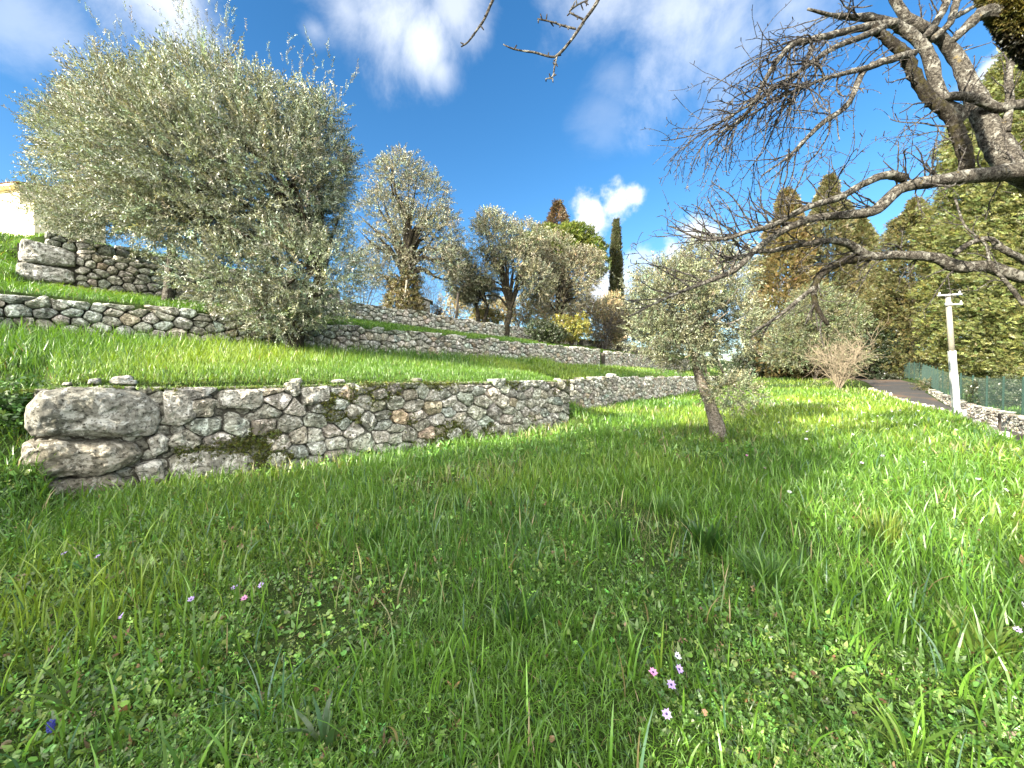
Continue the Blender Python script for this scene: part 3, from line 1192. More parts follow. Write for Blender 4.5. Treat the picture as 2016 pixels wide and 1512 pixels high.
rng = np.random.default_rng(5)
a = rng.uniform(0, 6.28, 1500); zz = rng.uniform(0, 2.2, 1500)
rr = .45 + .38 * rng.random(1500) + .15 * np.sin(zz * 3)
po = np.stack([bx + rr * 1.15 * np.cos(a), by + rr * np.sin(a), bz + zz], 1)
put_foliage(mb, BU, po, np.stack([np.cos(a), np.sin(a), 0 * a], 1), rng, .2, .5, .75, (.115, .10, .036), .35)
mb.build('ivy', M['leafy'], t_iv)

bx, by = P(995, 632, 24)[:2]; bz = H1(bx, by)
olive_tree('middle olive with a clear forked trunk above the third terrace wall', (bx, by, bz - .1),
           [(bx, by, bz - .2), (bx + .1, by, bz + .8), (bx + .3, by, bz + 1.7)], [.22, .19, .16],
           [lobe(975, 475, 24, 1.5, 1.4, 1.6), lobe(1010, 530, 24, 1.7, 1.5, 1.5), lobe(945, 530, 24, 1.3, 1.2, 1.3), lobe(1035, 470, 24, 1.0, 1.0, 1.0), lobe(965, 440, 24, .8, .8, .8), lobe(1050, 555, 24, 1.2, 1.1, 1.1)],
           4600, (.12, .12, .076), 104, 1.0, OLS, hole=(.8, -.22), lump=.4, branches=24)
bx, by = P(945, 628, 25)[:2]; bz = H1(bx, by)
olive_tree('small round olive with two stems left of the middle olive', (bx, by, bz - .1),
           [(bx, by, bz - .2), (bx - .15, by, bz + .8), (bx - .2, by, bz + 1.4)], [.16, .13, .10],
           [lobe(920, 560, 25, 1.2, 1.2, 1.1), lobe(900, 520, 25, .9, .9, .9), lobe(945, 575, 25, 1.1, 1.0, .8)],
           2800, (.11, .11, .072), 105, 1.0, OLS, branches=14, hole=(.6, -.3), extra_trunks=[([(bx + .1, by, bz - .2), (bx + .35, by, bz + .7), (bx + .5, by, bz + 1.3)], [.14, .12, .09])])
bx, by = P(1098, 640, 26)[:2]; bz = H1(bx, by)
olive_tree('wide pale olive in front of the umbrella pine', (bx, by, bz - .1),
           [(bx, by, bz - .2), (bx - .1, by, bz + 1.0), (bx + .1, by, bz + 1.8)], [.22, .18, .14],
           [lobe(1095, 500, 26, 1.5, 1.4, 1.3), lobe(1135, 540, 26, 1.6, 1.5, 1.5), lobe(1060, 545, 26, 1.3, 1.3, 1.4), lobe(1100, 580, 26, 1.9, 1.6, 1.1), lobe(1160, 520, 26, .9, .9, 1.0)],
           4400, (.125, .117, .074), 106, 1.0, OLS, hole=(.55, -.3), branches=22)

# young olive on the lawn
bx, by = P(1412, 868, 8.8)[:2]; bz = H1(bx, by)
olive_tree('young olive standing on the lawn with a leaning pruned trunk', (bx, by, bz - .05),
           [(bx, by, bz - .1), (bx - .02, by, bz + .25), (bx - .16, by, bz + .75), (bx - .42, by + .05, bz + 1.5), (bx - .5, by + .1, bz + 2.2)], [.22, .16, .13, .11, .08],
           [lobe(1360, 610, 8.9, 1.15, 1.1, .85), lobe(1400, 540, 9.0, .85, .8, .65), lobe(1310, 570, 8.8, .8, .8, .7), lobe(1430, 640, 8.8, .75, .7, .6), lobe(1300, 660, 8.7, .75, .6, .4),
            lobe(1350, 690, 8.6, .7, .5, .35), lobe(1440, 770, 8.6, .55, .45, .35), lobe(1390, 500, 9.0, .5, .5, .3)],
           6400, (.098, .105, .062), 107, .5, [olive_sprig(tr, .55, 8, .17, .036) for _ in range(5)], whips=[(pp(1240, 560, 8.8), .9, 2), (pp(1390, 480, 9), .3, 4)], bark='bark_olive', up=.15, rnd=.7, branches=46, shell=.3, hole=(1.3, -.28))

# ------------------------------------------------------------------ conifers
def crown_of_revolution(base, h, prof, n, rng, lump=.22, cl=2.2, gap=-.2, deep=.5):
    t = rng.random(n) ** .9
    a = rng.uniform(0, 2 * math.pi, n)
    r = np.interp(t, [q[0] for q in prof], [q[1] for q in prof])
    d = np.stack([np.cos(a), np.sin(a)], 1)
    P0 = np.stack([d[:, 0] * r, d[:, 1] * r, t * h], 1)
    k_ = fbm(P0 * .75 * cl / 2.2 + base[0], 3)
    depth = deep + (1 - deep) * rng.random(n) ** .45
    rr = r * depth * (1 + lump * k_ * 1.6)
    pos = np.array(base) + np.stack([d[:, 0] * rr, d[:, 1] * rr, t * h], 1)
    keep = (k_ > gap) | (depth < .76)
    out = np.stack([d[:, 0], d[:, 1], np.full(n, .05)], 1)
    return pos[keep], out[keep]


def conifer(label, base, h, prof, n, col, seed, tmpls=SP, scale=1.0, up=.15, rnd=.4, name='cypress_tree', cat='cypress', group='cypress trees along the drive', trunk_r=.25, gap=-.2, lump=.22, cl=2.2, bark='bark_dark', deep=.5, amt=.25):
    rng = np.random.default_rng(seed)
    root = thing(name, base, label, cat, group)
    mt = MB()
    p = np.array([np.array(base) + np.array([rng.normal(0, .05), rng.normal(0, .05), z]) for z in np.linspace(-.2, h * .95, 12)])
    tube(mt, p, np.linspace(trunk_r, .03, 12), 10, rough=.25, seed=seed)
    for z in np.linspace(.08, .9, 26):
        a = rng.uniform(0, 6.28)
        r = np.interp(z, [q[0] for q in prof], [q[1] for q in prof]) * .85
        b = np.array(base) + np.array([0, 0, z * h])
        tube(mt, [b, b + np.array([math.cos(a) * r * .5, math.sin(a) * r * .5, .15 * r]), b + np.array([math.cos(a) * r, math.sin(a) * r, .35 * r])], [.06, .04, .015], 5)
    mt.build('trunk', M[bark], root)
    mf = MB()
    pos, out = crown_of_revolution(base, h, prof, n, rng, lump, cl, gap, deep)
    put_foliage(mf, tmpls, pos, out, rng, up, rnd, scale, col, amt, .12)
    pos, out = crown_of_revolution(base, h, prof, int(n * .35), rng, lump, cl, -9, .2)      # the inner boughs
    pos = np.array(base) + (pos - np.array(base)) * np.array([.72, .72, 1.0])
    put_foliage(mf, tmpls, pos, out, rng, up, rnd, scale * 1.6, col, amt, .12)
    mf.build('crown', M['conifer'], root)
    return root


HEDGE = (.120, .132, .042)
wide = [(0, .75), (.08, 1.0), (.3, 1.05), (.55, .95), (.75, .72), (.9, .42), (1, .05)]
sc_ = lambda pr, k_: [(a, b * k_) for a, b in pr]


def on_ground(px, depth):
    v = pix_dir(px, 700)
    x = v[0] / v[1] * depth
    return (x, depth, H1(x, depth) - .1)


hedge = [
    (2105, 17.5, -60, 2.7, 24000, 'tallest yellow-green cypress cut by the right edge', HEDGE),
    (1998, 21.0, 90, 2.6, 26000, 'sunlit yellow-green cypress to the right of the white pole', (.122, .136, .042)),
    (1912, 25.5, 200, 2.4, 22000, 'straight-edged bright cypress directly behind the white pole', (.128, .138, .042)),
    (1795, 33.0, 395, 2.8, 17000, 'darker cypress with tiered outstretched branches where the drive bends', (.100, .098, .038)),
    (1745, 38.0, 540, 2.8, 12000, 'short bushy cypress at the far end of the green fence', (.110, .108, .038)),
]
column = [(0, .45), (.05, .7), (.14, 1.0), (.4, 1.03), (.7, .95), (.88, .66), (.96, .35), (1, .05)]
wide = [(0, .5), (.06, .72), (.16, 1.0), (.35, 1.05), (.55, .95), (.75, .72), (.9, .42), (1, .05)]
for i, (px, dep, top, rad, n, lab, col) in enumerate(hedge):
    b = on_ground(px, dep)
    h = P(px, top, dep)[2] - b[2]
    conifer(lab, b, h, sc_(column if i < 3 else wide, rad), int(n * 1.9), col, 200 + i, up=.35, rnd=.6, gap=.02, lump=.34 if i != 3 else .55, cl=4.2, deep=.55, scale=.72 + .012 * dep, amt=.34)
slim = [(0, .8), (.12, 1.0), (.35, 1.0), (.6, .8), (.8, .5), (.93, .22), (1, .02)]
for i, (px, dep, top, rad, n, lab, col) in enumerate([
        (1545, 40, 378, 3.4, 16000, 'brownish broad cypress behind the young olive on the lawn', (.135, .112, .045)),
        (1628, 43, 350, 3.6, 15000, 'tall pointed cypress rising behind the bare branches', (.105, .10, .045)),
        (1690, 47, 430, 3.2, 12000, 'dark distant cypress half hidden beside the drive', (.10, .10, .04))]):
    b = on_ground(px, dep)
    h = P(px, top, dep)[2] - b[2]
    conifer(lab, b, h, sc_(slim, rad), n, col, 220 + i, scale=1.9, up=.4, rnd=.5, lump=.35, cl=2.0, gap=-.15)
# slim dark cypress, umbrella pine and fir tip on the skyline
b = on_ground(1212, 40)
h = P(1200, 436, 40)[2] - b[2]
conifer('slender dark columnar cypress on the skyline', b, h, sc_([(0, .7), (.15, 1), (.6, .85), (.85, .5), (1, .03)], .75), 6000, (.05, .055, .025), 231, scale=1.3, up=1.3, rnd=.25, lump=.12, group='skyline trees', deep=.6)
b = on_ground(1097, 46)
h = P(1097, 398, 46)[2] - b[2]
conifer('brown fir tip poking up behind the umbrella pine', b, h, sc_([(0, .9), (.5, 1), (.75, .8), (.9, .45), (1, .03)], 2.2), 5200, (.10, .07, .04), 232, scale=1.8, up=-.1, rnd=.4, lump=.3, name='fir_tree', cat='fir', group='skyline trees')

b = on_ground(1105, 38)
root = thing('umbrella_pine', b, 'bright green umbrella pine with a broad domed crown on the skyline', 'pine tree', 'skyline trees')
rng = np.random.default_rng(9)
mb = MB()
top = P(1105, 480, 38)
tube(mb, spline([b, np.array(b) * .5 + top * .5 + np.array([.3, 0, 0]), top], 10), np.linspace(.35, .2, 10), 10, rough=.2)
lobes = [lobe(1105, 480, 38, 2.6, 2.4, 1.3), lobe(1050, 485, 38, 1.7, 1.7, 1.2), lobe(1160, 490, 38, 1.7, 1.7, 1.3), lobe(1130, 462, 38, 1.8, 1.8, 1.0), lobe(1080, 462, 38, 1.6, 1.6, .9), lobe(1180, 520, 38, .9, 1.0, 1.2)]
pos, out = lobe_points(lobes, 60, rng, .4)
limbs_to(mb, top - np.array([0, 0, 1.6]), pos[:22], .12, rng)
mb.build('trunk', M['bark_dark'], root)
mb = MB()
pos, out = lobe_points(lobes, 4200, rng, .6, .35)
put_foliage(mb, NEED, pos, out, rng, .4, .3, 1.15, (.105, .135, .022), .25)
mb.build('crown', M['conifer'], root)

# ------------------------------------------------------------------ shrubs
def shrub(label, base, lobes, n, col, seed, tmpls=BU, scale=1.0, up=.4, rnd=.5, name='shrub', cat='shrub', group='shrubs and thickets', mat='leafy', stems=9, hole=None, bark='bark_dark'):
    rng = np.random.default_rng(seed)
    root = thing(name, base, label, cat, group)
    mb = MB()
    pos, out = lobe_points(lobes, n, rng, .35, .3, hole=hole)
    put_foliage(mb, tmpls, pos, out, rng, up, rnd, scale, col, .3)
    ms = MB()
    limbs_to(ms, base, pos[:stems], .035, rng, sides=5)
    ms.build('stem', M[bark], root)
    mb.build('foliage', M[mat], root)
    return root


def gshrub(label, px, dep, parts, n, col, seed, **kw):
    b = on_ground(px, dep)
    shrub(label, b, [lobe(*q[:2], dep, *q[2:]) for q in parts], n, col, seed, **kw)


gshrub('large grey-green bush at the far end of the lawn', 1605, 34, [(1600, 650, 3.2, 2.4, 2.8), (1560, 690, 2.2, 1.8, 1.6), (1650, 640, 2.2, 2.0, 2.4), (1610, 600, 2.0, 1.6, 1.6), (1660, 700, 1.8, 1.6, 1.5)], 4600, (.075, .084, .042), 301, tmpls=OLS, scale=1.3, mat='olive')
gshrub('yellow-green bush under the wide pale olive', 1125, 25, [(1125, 655, .9, .8, .55), (1105, 640, .7, .6, .5), (1140, 640, .6, .6, .6)], 900, (.20, .19, .035), 302, scale=.8)
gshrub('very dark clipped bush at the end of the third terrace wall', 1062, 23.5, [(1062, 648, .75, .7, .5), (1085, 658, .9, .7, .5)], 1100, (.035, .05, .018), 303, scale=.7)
gshrub('yellow bush between the two forked olives', 960, 27, [(962, 625, .9, .8, .5), (945, 618, .7, .6, .5)], 700, (.22, .19, .05), 304, scale=.8)
gshrub('dull olive-brown thicket right of the wide olive', 1180, 30, [(1175, 630, 1.8, 1.4, 1.6), (1205, 650, 1.5, 1.3, 1.2), (1150, 620, 1.2, 1.2, 1.0)], 2000, (.125, .105, .055), 305, tmpls=OLS, scale=1.1, mat='olive')
gshrub('grey-brown thicket behind the young olive', 1265, 30, [(1265, 620, 1.7, 1.4, 1.5), (1300, 650, 1.6, 1.4, 1.2), (1240, 650, 1.2, 1.2, 1.0)], 2000, (.10, .095, .05), 306, tmpls=OLS, scale=1.1, mat='olive')
gshrub('sunlit tawny thicket on the skyline between stone hut and forked olives', 890, 30, [(880, 600, 1.3, 1.2, .9), (905, 585, 1.2, 1.2, 1.1), (930, 600, 1.1, 1.0, .9)], 1300, (.22, .18, .085), 307, tmpls=OLS, scale=1.1, mat='olive', hole=(.7, -.1))
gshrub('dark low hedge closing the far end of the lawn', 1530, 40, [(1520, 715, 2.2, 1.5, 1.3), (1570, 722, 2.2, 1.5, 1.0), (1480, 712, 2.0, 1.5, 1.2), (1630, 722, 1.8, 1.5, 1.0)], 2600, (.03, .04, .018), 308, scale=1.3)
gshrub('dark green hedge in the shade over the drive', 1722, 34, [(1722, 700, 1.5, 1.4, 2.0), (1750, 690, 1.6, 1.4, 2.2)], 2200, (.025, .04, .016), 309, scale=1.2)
gshrub('small green tuft sprouting from the top of the second terrace wall', 930, 20, [(930, 671, .45, .3, .25), (918, 676, .3, .3, .2)], 300, (.07, .11, .025), 310, scale=.5)
gshrub('straw and green tangle behind the green fence near the white pole', 1890, 24, [(1870, 768, 1.4, .6, .6), (1915, 772, 1.4, .6, .6), (1840, 762, 1.3, .6, .5)], 1000, (.11, .11, .05), 311, scale=.6)
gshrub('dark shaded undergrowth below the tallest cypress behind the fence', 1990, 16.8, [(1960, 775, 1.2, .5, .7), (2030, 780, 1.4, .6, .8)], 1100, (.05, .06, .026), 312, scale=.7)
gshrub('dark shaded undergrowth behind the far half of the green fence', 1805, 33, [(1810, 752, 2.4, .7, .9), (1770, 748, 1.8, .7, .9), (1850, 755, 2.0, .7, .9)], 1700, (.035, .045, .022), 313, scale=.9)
gshrub('leafy weeds spilling down the grass bank beside the boulder end of the front wall', 22, 5.0, [(10, 900, .35, .3, .3), (25, 800, .25, .3, .25), (30, 985, .22, .3, .15), (40, 830, .14, .3, .25), (36, 920, .16, .3, .25)], 900, (.06, .13, .03), 316, scale=.55, stems=4)
gshrub('pale cane thicket left of the wide olive trunk', 1030, 30, [(1020, 612, 1.6, 1.0, 1.0), (1060, 620, 1.4, 1.0, .9), (985, 610, 1.2, 1.0, .8)], 1500, (.20, .175, .095), 314, tmpls=OLS, scale=1.1, mat='olive')
gshrub('tawny thicket on the skyline right of the wide olive', 1215, 34, [(1205, 610, 1.3, 1.0, 1.3), (1230, 630, 1.2, 1.0, 1.0)], 1300, (.20, .17, .095), 315, tmpls=OLS, scale=1.1, mat='olive')

# bare straw-coloured shrub by the drive
def bare_shrub(label, base, h, spread, seed, n=26, r=.03, mat='straw', name='bare_shrub'):
    rng = np.random.default_rng(seed)
    root = thing(name, base, label, 'shrub', 'bare shrubs')
    ms, mt = MB(), MB()
    base = np.array(base)
    for i in range(n):
        a = rng.uniform(0, 6.28)
        tip = base + np.array([math.cos(a) * spread * rng.uniform(.4, 1), math.sin(a) * spread * rng.uniform(.4, 1), h * rng.uniform(.5, 1)])
        mid = base * .45 + tip * .55 + np.array([0, 0, .22 * h]) + rng.normal(0, .08, 3) * spread
        p = spline([base + rng.normal(0, .05, 3) * np.array([1, 1, 0]), mid, tip], 10)
        tube(ms, p, np.linspace(r, r * .25, 10), 5)
        for j in range(11):
            q = p[rng.integers(2, 10)]
            d = unit(np.array([tip - base]))[0] * .5 + rng.normal(0, .6, 3)
            ln = h * rng.uniform(.12, .34)
            e = q + d * ln
            p2 = spline([q, q * .5 + e * .5 + rng.normal(0, .06, 3), e], 6)
            tube(mt, p2, np.linspace(r * .4, r * .15, 6), 4)
            for _ in range(3):
                q2 = p2[rng.integers(2, 6)]
                tube(mt, [q2, q2 + (d + rng.normal(0, .6, 3)) * ln * .4], [r * .26, r * .16], 4)
    ms.build('stem', M[mat], root)
    mt.build('twigs', M[mat], root)
    return root


bare_shrub('bare straw-coloured shrub at the lawn edge beside the drive', on_ground(1652, 25.5), 3.0, 2.0, 401, 28, .026)
bare_shrub('small gnarled bare vine on the third terrace beside the stone hut', on_ground(868, 21.5), .9, .5, 402, 10, .03, 'bark_dark')
bare_shrub('thin bare saplings on the skyline left of the ivy-clad olive', on_ground(715, 22), 2.4, 1.6, 403, 12, .018, 'twig')
bare_shrub('thin bare bush behind the stone hut', on_ground(850, 27), 3.6, 1.5, 404, 12, .02, 'twig')
bare_shrub('bare brown brush below the umbrella pine', on_ground(1190, 29), 3.0, 2.0, 405, 18, .03, 'twig')

# ------------------------------------------------------------------ bare old tree over the right of the picture
def limb(px_pts, n=30):
    """rows: px, py, depth, radius in photo pixels -> points and radii in metres"""
    q = np.array([[*P(a, b, d), r * d / F] for (a, b, d, r) in px_pts])
    s = spline(q, n)
    return s[:, :3], np.maximum(np.where(s[:, 3] > .03, .028 + (s[:, 3] - .028) * .47, s[:, 3]), .003)


TREE_C = np.array([7.6, 4.3, 0.0])
tz = H1(TREE_C[0], TREE_C[1])
bt = thing('bare_tree', (TREE_C[0], TREE_C[1], tz - .1), 'old leafless fruit tree reaching in from the right with lichened limbs and one mossy bough', 'tree')
mb = MB()
p = spline([(7.6, 4.3, tz - .3), (7.5, 4.3, tz + .6), (7.35, 4.35, tz + 1.5), (7.2, 4.5, tz + 2.6), (7.0, 4.4, tz + 3.6), (6.6, 4.0, tz + 4.8)], 26)
tube(mb, p, np.interp(np.linspace(0, 1, 26), [0, .1, .4, 1], [.48, .36, .31, .2]), 16, rough=.3, seed=2)
mb.build('trunk', M['bark_pale'], bt, smooth=True)
LIMBS = [
    # pixels across the photograph, metres ahead, radius in pixels
    ('bark_pale', [(2330, 330, 4.5, 40), (2180, 335, 4.7, 34), (2016, 338, 4.8, 27), (1930, 345, 4.8, 24), (1840, 357, 4.8, 20), (1780, 368, 4.8, 18), (1740, 400, 4.8, 17), (1715, 417, 4.8, 15), (1660, 424, 4.8, 12), (1600, 430, 4.8, 10), (1540, 455, 4.8, 9), (1490, 490, 4.7, 8), (1440, 535, 4.6, 6), (1380, 560, 4.5, 4), (1300, 592, 4.4, 2.4), (1235, 625, 4.3, 1.6)]),
    ('bark_pale', [(1780, 352, 4.8, 14), (1745, 345, 4.7, 11), (1700, 362, 4.7, 9), (1655, 388, 4.6, 8), (1590, 408, 4.5, 7), (1530, 440, 4.5, 5.5), (1475, 455, 4.4, 4), (1430, 470, 4.4, 3), (1380, 470, 4.3, 2), (1320, 445, 4.3, 1.4)]),
    ('bark_pale', [(2330, 560, 5.2, 34), (2150, 560, 5.2, 28), (2016, 545, 5.2, 21), (1940, 525, 5.2, 19), (1880, 524, 5.2, 20), (1840, 507, 5.2, 16), (1770, 502, 5.2, 14), (1710, 503, 5.2, 12), (1670, 480, 5.1, 10), (1630, 474, 5.0, 8), (1580, 482, 5.0, 6), (1530, 492, 5.0, 5), (1470, 500, 4.9, 3.5), (1410, 520, 4.9, 2)]),
    ('bark_mossy', [(1710, 506, 5.2, 12), (1660, 516, 5.2, 12), (1622, 535, 5.2, 11), (1604, 565, 5.2, 8), (1606, 600, 5.2, 5), (1630, 640, 5.2, 3)]),
    ('bark_pale', [(1604, 565, 5.2, 5), (1560, 600, 5.2, 4), (1530, 625, 5.2, 3), (1480, 655, 5.2, 2)]),
    ('bark_pale', [(2230, 380, 4.7, 48), (2080, 360, 4.9, 46), (1995, 322, 5.0, 44), (1958, 275, 5.1, 38), (1925, 205, 5.2, 30), (1893, 130, 5.3, 22), (1858, 82, 5.3, 18), (1820, 55, 5.3, 17), (1780, 30, 5.3, 14), (1750, -30, 5.3, 10), (1730, -120, 5.3, 6)]),
    ('bark_pale', [(1895, 235, 5.1, 22), (1858, 205, 5.1, 22), (1842, 160, 5.1, 18), (1826, 105, 5.1, 16), (1800, 75, 5.1, 14), (1765, 50, 5.1, 13), (1715, 36, 5.0, 11), (1680, 34, 5.0, 7), (1640, 30, 4.9, 4), (1590, 18, 4.8, 2.2)]),
    ('bark_mossy', [(1905, 335, 4.9, 18), (1895, 285, 4.9, 17), (1872, 232, 4.9, 17), (1835, 195, 4.9, 17), (1805, 158, 4.9, 16), (1785, 115, 4.9, 15), (1757, 85, 4.9, 13), (1728, 62, 4.9, 9), (1722, 48, 4.9, 6)]),
    ('bark_pale', [(2330, 240, 5.0, 22), (2130, 205, 5.0, 18), (2016, 205, 5.0, 14), (1965, 212, 5.0, 13), (1915, 193, 5.0, 12), (1870, 190, 5.0, 10), (1826, 205, 5.0, 7)]),
    ('bark_pale', [(1765, 45, 5.0, 11), (1720, 50, 5.0, 10), (1680, 58, 4.9, 9), (1640, 68, 4.8, 8), (1590, 80, 4.7, 6.5), (1560, 88, 4.7, 6), (1530, 120, 4.6, 5), (1505, 160, 4.6, 4), (1480, 210, 4.5, 3.2), (1440, 250, 4.5, 2.4), (1395, 285, 4.4, 1.6)]),
    ('bark_pale', [(1740, 55, 4.9, 9), (1690, 75, 4.8, 7), (1640, 95, 4.7, 5), (1590, 130, 4.6, 4), (1545, 160, 4.5, 3.5), (1500, 190, 4.5, 3), (1450, 222, 4.4, 2), (1385, 262, 4.4, 1.4)]),
    ('bark_pale', [(1800, 105, 4.9, 10), (1760, 115, 4.8, 9), (1720, 128, 4.8, 8), (1697, 145, 4.8, 7), (1678, 190, 4.7, 6), (1660, 215, 4.7, 5.5), (1620, 242, 4.6, 5), (1585, 275, 4.6, 3.5), (1550, 310, 4.5, 2.4), (1500, 345, 4.5, 1.5)]),
    ('bark_pale', [(1715, 132, 4.8, 6), (1660, 145, 4.7, 4.5), (1610, 160, 4.6, 3.5), (1540, 190, 4.6, 2.6), (1480, 225, 4.5, 2.0), (1410, 265, 4.5, 1.4)]),
    ('bark_pale', [(1823, 72, 5.2, 9), (1845, 40, 5.2, 9), (1865, 0, 5.2, 9), (1890, -80, 5.2, 7), (1900, -200, 5.2, 4)]),
    ('bark_pale', [(1835, 78, 5.2, 8), (1870, 45, 5.2, 8), (1885, 0, 5.2, 8), (1925, -60, 5.2, 7)]),
    ('bark_pale', [(1870, 38, 5.2, 5), (1905, 20, 5.2, 4), (1935, 0, 5.2, 3), (1960, -30, 5.2, 2)]),
    ('bark_pale', [(1980, 260, 5.0, 9), (1988, 200, 5.0, 8), (1985, 150, 5.0, 7), (1995, 112, 5.0, 6), (2010, 40, 5.0, 4)]),
    ('bark_pale', [(2030, 520, 5.1, 10), (1975, 490, 5.0, 7), (1945, 470, 5.0, 6), (1910, 480, 5.0, 5), (1880, 500, 5.0, 6)]),
    ('bark_pale', [(2016, 600, 4.6, 4), (1985, 560, 4.6, 3.5), (1950, 520, 4.6, 3), (1940, 480, 4.6, 2.5), (1900, 445, 4.6, 2), (1880, 390, 4.7, 2)]),
    # the long drooping shoots at the top of the picture come off a bough above it
    ('bark_pale', [(1880, -120, 4.6, 10), (1600, -230, 4.0, 8), (1350, -210, 3.5, 6), (1230, -110, 3.3, 4.2), (1178, 0, 3.2, 3.4), (1147, 45, 3.2, 3.0), (1120, 85, 3.2, 2.6), (1098, 108, 3.2, 2.4), (1083, 112, 3.2, 2.2), (1055, 104, 3.2, 1.9), (1020, 98, 3.2, 1.6), (992, 87, 3.2, 1.2)]),
    ('bark_pale', [(1098, 106, 3.2, 1.8), (1092, 130, 3.2, 1.6), (1088, 150, 3.2, 1.4), (1074, 156, 3.2, 1.2)]),
    ('bark_pale', [(1134, 57, 3.2, 2.0), (1110, 51, 3.2, 1.8), (1085, 43, 3.2, 1.6), (1058, 37, 3.2, 1.4)]),
    ('bark_pale', [(1148, 38, 3.2, 2.0), (1132, 30, 3.2, 1.8), (1122, 22, 3.2, 1.6), (1140, 8, 3.2, 1.5), (1158, 0, 3.2, 1.3)]),
    ('bark_pale', [(1350, -210, 3.5, 5), (1150, -190, 3.3, 4), (1010, -90, 3.2, 3.2), (970, 0, 3.2, 2.8), (955, 35, 3.2, 2.4), (938, 60, 3.2, 2.0), (922, 82, 3.2, 1.6), (908, 92, 3.2, 1.2)]),
]
built = []
for i, (mat_, rows) in enumerate(LIMBS):
    p, r = limb(rows, 44)
    mb = MB()
    big = r.max() > .04
    tube(mb, p + (fbm(p * 6, 2)[:, None] * .02 if big else 0), r, 12 if big else 7, rough=.45 if mat_ == 'bark_mossy' else .3, seed=float(i))
    o = mb.build('limb', M[mat_], bt, smooth=True)
    built.append((p, r))
# the thick mossy bough in the corner
rows = [(2330, 380, 3.9, 60), (2160, 190, 3.6, 50), (2048, 88, 3.45, 46), (1998, 30, 3.4, 43), (1968, -25, 3.4, 41), (1945, -90, 3.4, 40), (1900, -260, 3.5, 34)]
p, r = limb(rows, 60)
mb = MB()
tube(mb, p, r, 26, rough=.35, seed=4.2)
bm = mb.build('limb', M['bark_mossy'], bt, smooth=True)
bm['label'] = 'thick dark bough furred with moss'
rng = np.random.default_rng(77)
mm = MB()
N = 9000
k_ = rng.integers(0, 59, N)
a = unit(rng.normal(0, 1, (N, 3)))
tng = unit(np.gradient(p, axis=0))[k_]
a = unit(a - (a * tng).sum(1, keepdims=True) * tng)
pos = p[k_] + a * (r[k_] * rng.uniform(.9, 1.08, N))[:, None] + tng * rng.uniform(-.03, .03, (N, 1))
TUFT = [leaf_quads([((0, 0, 0), rng.normal(0, .5, 3) + np.array([0, 0, .8]), rng.normal(0, 1, 3), .05, .014) for _ in range(7)]) for _ in range(3)]
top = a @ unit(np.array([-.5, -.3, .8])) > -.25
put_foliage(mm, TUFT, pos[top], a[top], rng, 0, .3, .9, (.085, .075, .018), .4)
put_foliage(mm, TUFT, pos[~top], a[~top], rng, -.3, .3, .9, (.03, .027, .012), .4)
sub(bm, 'moss', mm, M['leafy'], bt)
p2, r2 = limb([(1980, 20, 3.4, 20), (1935, 25, 3.4, 16), (1905, 52, 3.4, 11), (1885, 72, 3.4, 7), (1874, 80, 3.4, 5)], 16)
mb = MB()
tube(mb, p2, r2, 8, rough=.6, seed=8)
mb.build('broken_stub', M['bark_pale'], bt)

tw = MB()
rt = np.random.default_rng(88)


def twig(p0, d, ln, r, level, grav):
    n = max(4, int(ln / .055))
    step = ln / n
    pts = [np.array(p0)]
    d = d / np.linalg.norm(d)
    wob = rt.normal(0, .3, 3)
    for i in range(n):
        d = d + rt.normal(0, .13, 3) + wob * .05 + np.array([0, 0, grav])
        d /= np.linalg.norm(d)
        pts.append(pts[-1] + d * step)
    pts = np.array(pts)
    rr = np.linspace(r, max(.0027, r * .5), n + 1)
    tube(tw, pts, rr, 5 if level == 0 else 4, cap=False)
    for i in range(1, n + 1):
        dd = pts[i] - pts[i - 1]
        dd /= np.linalg.norm(dd)
        sd = np.cross(dd, rt.normal(0, 1, 3)); sd /= np.linalg.norm(sd)
        if level < 2 and i > 1 and rt.random() < (.26 if level == 0 else .09):
            twig(pts[i], dd * .75 + sd * .75, ln * rt.uniform(.3, .6), rr[i] * .7, level + 1, grav)
        elif rt.random() < .34:                                  # knobbly fruiting spur
            e = pts[i] + (dd * .5 + sd) * rt.uniform(.015, .06)
            tube(tw, [pts[i], pts[i] * .4 + e * .6, e], [.004, .0042, .0032], 4)


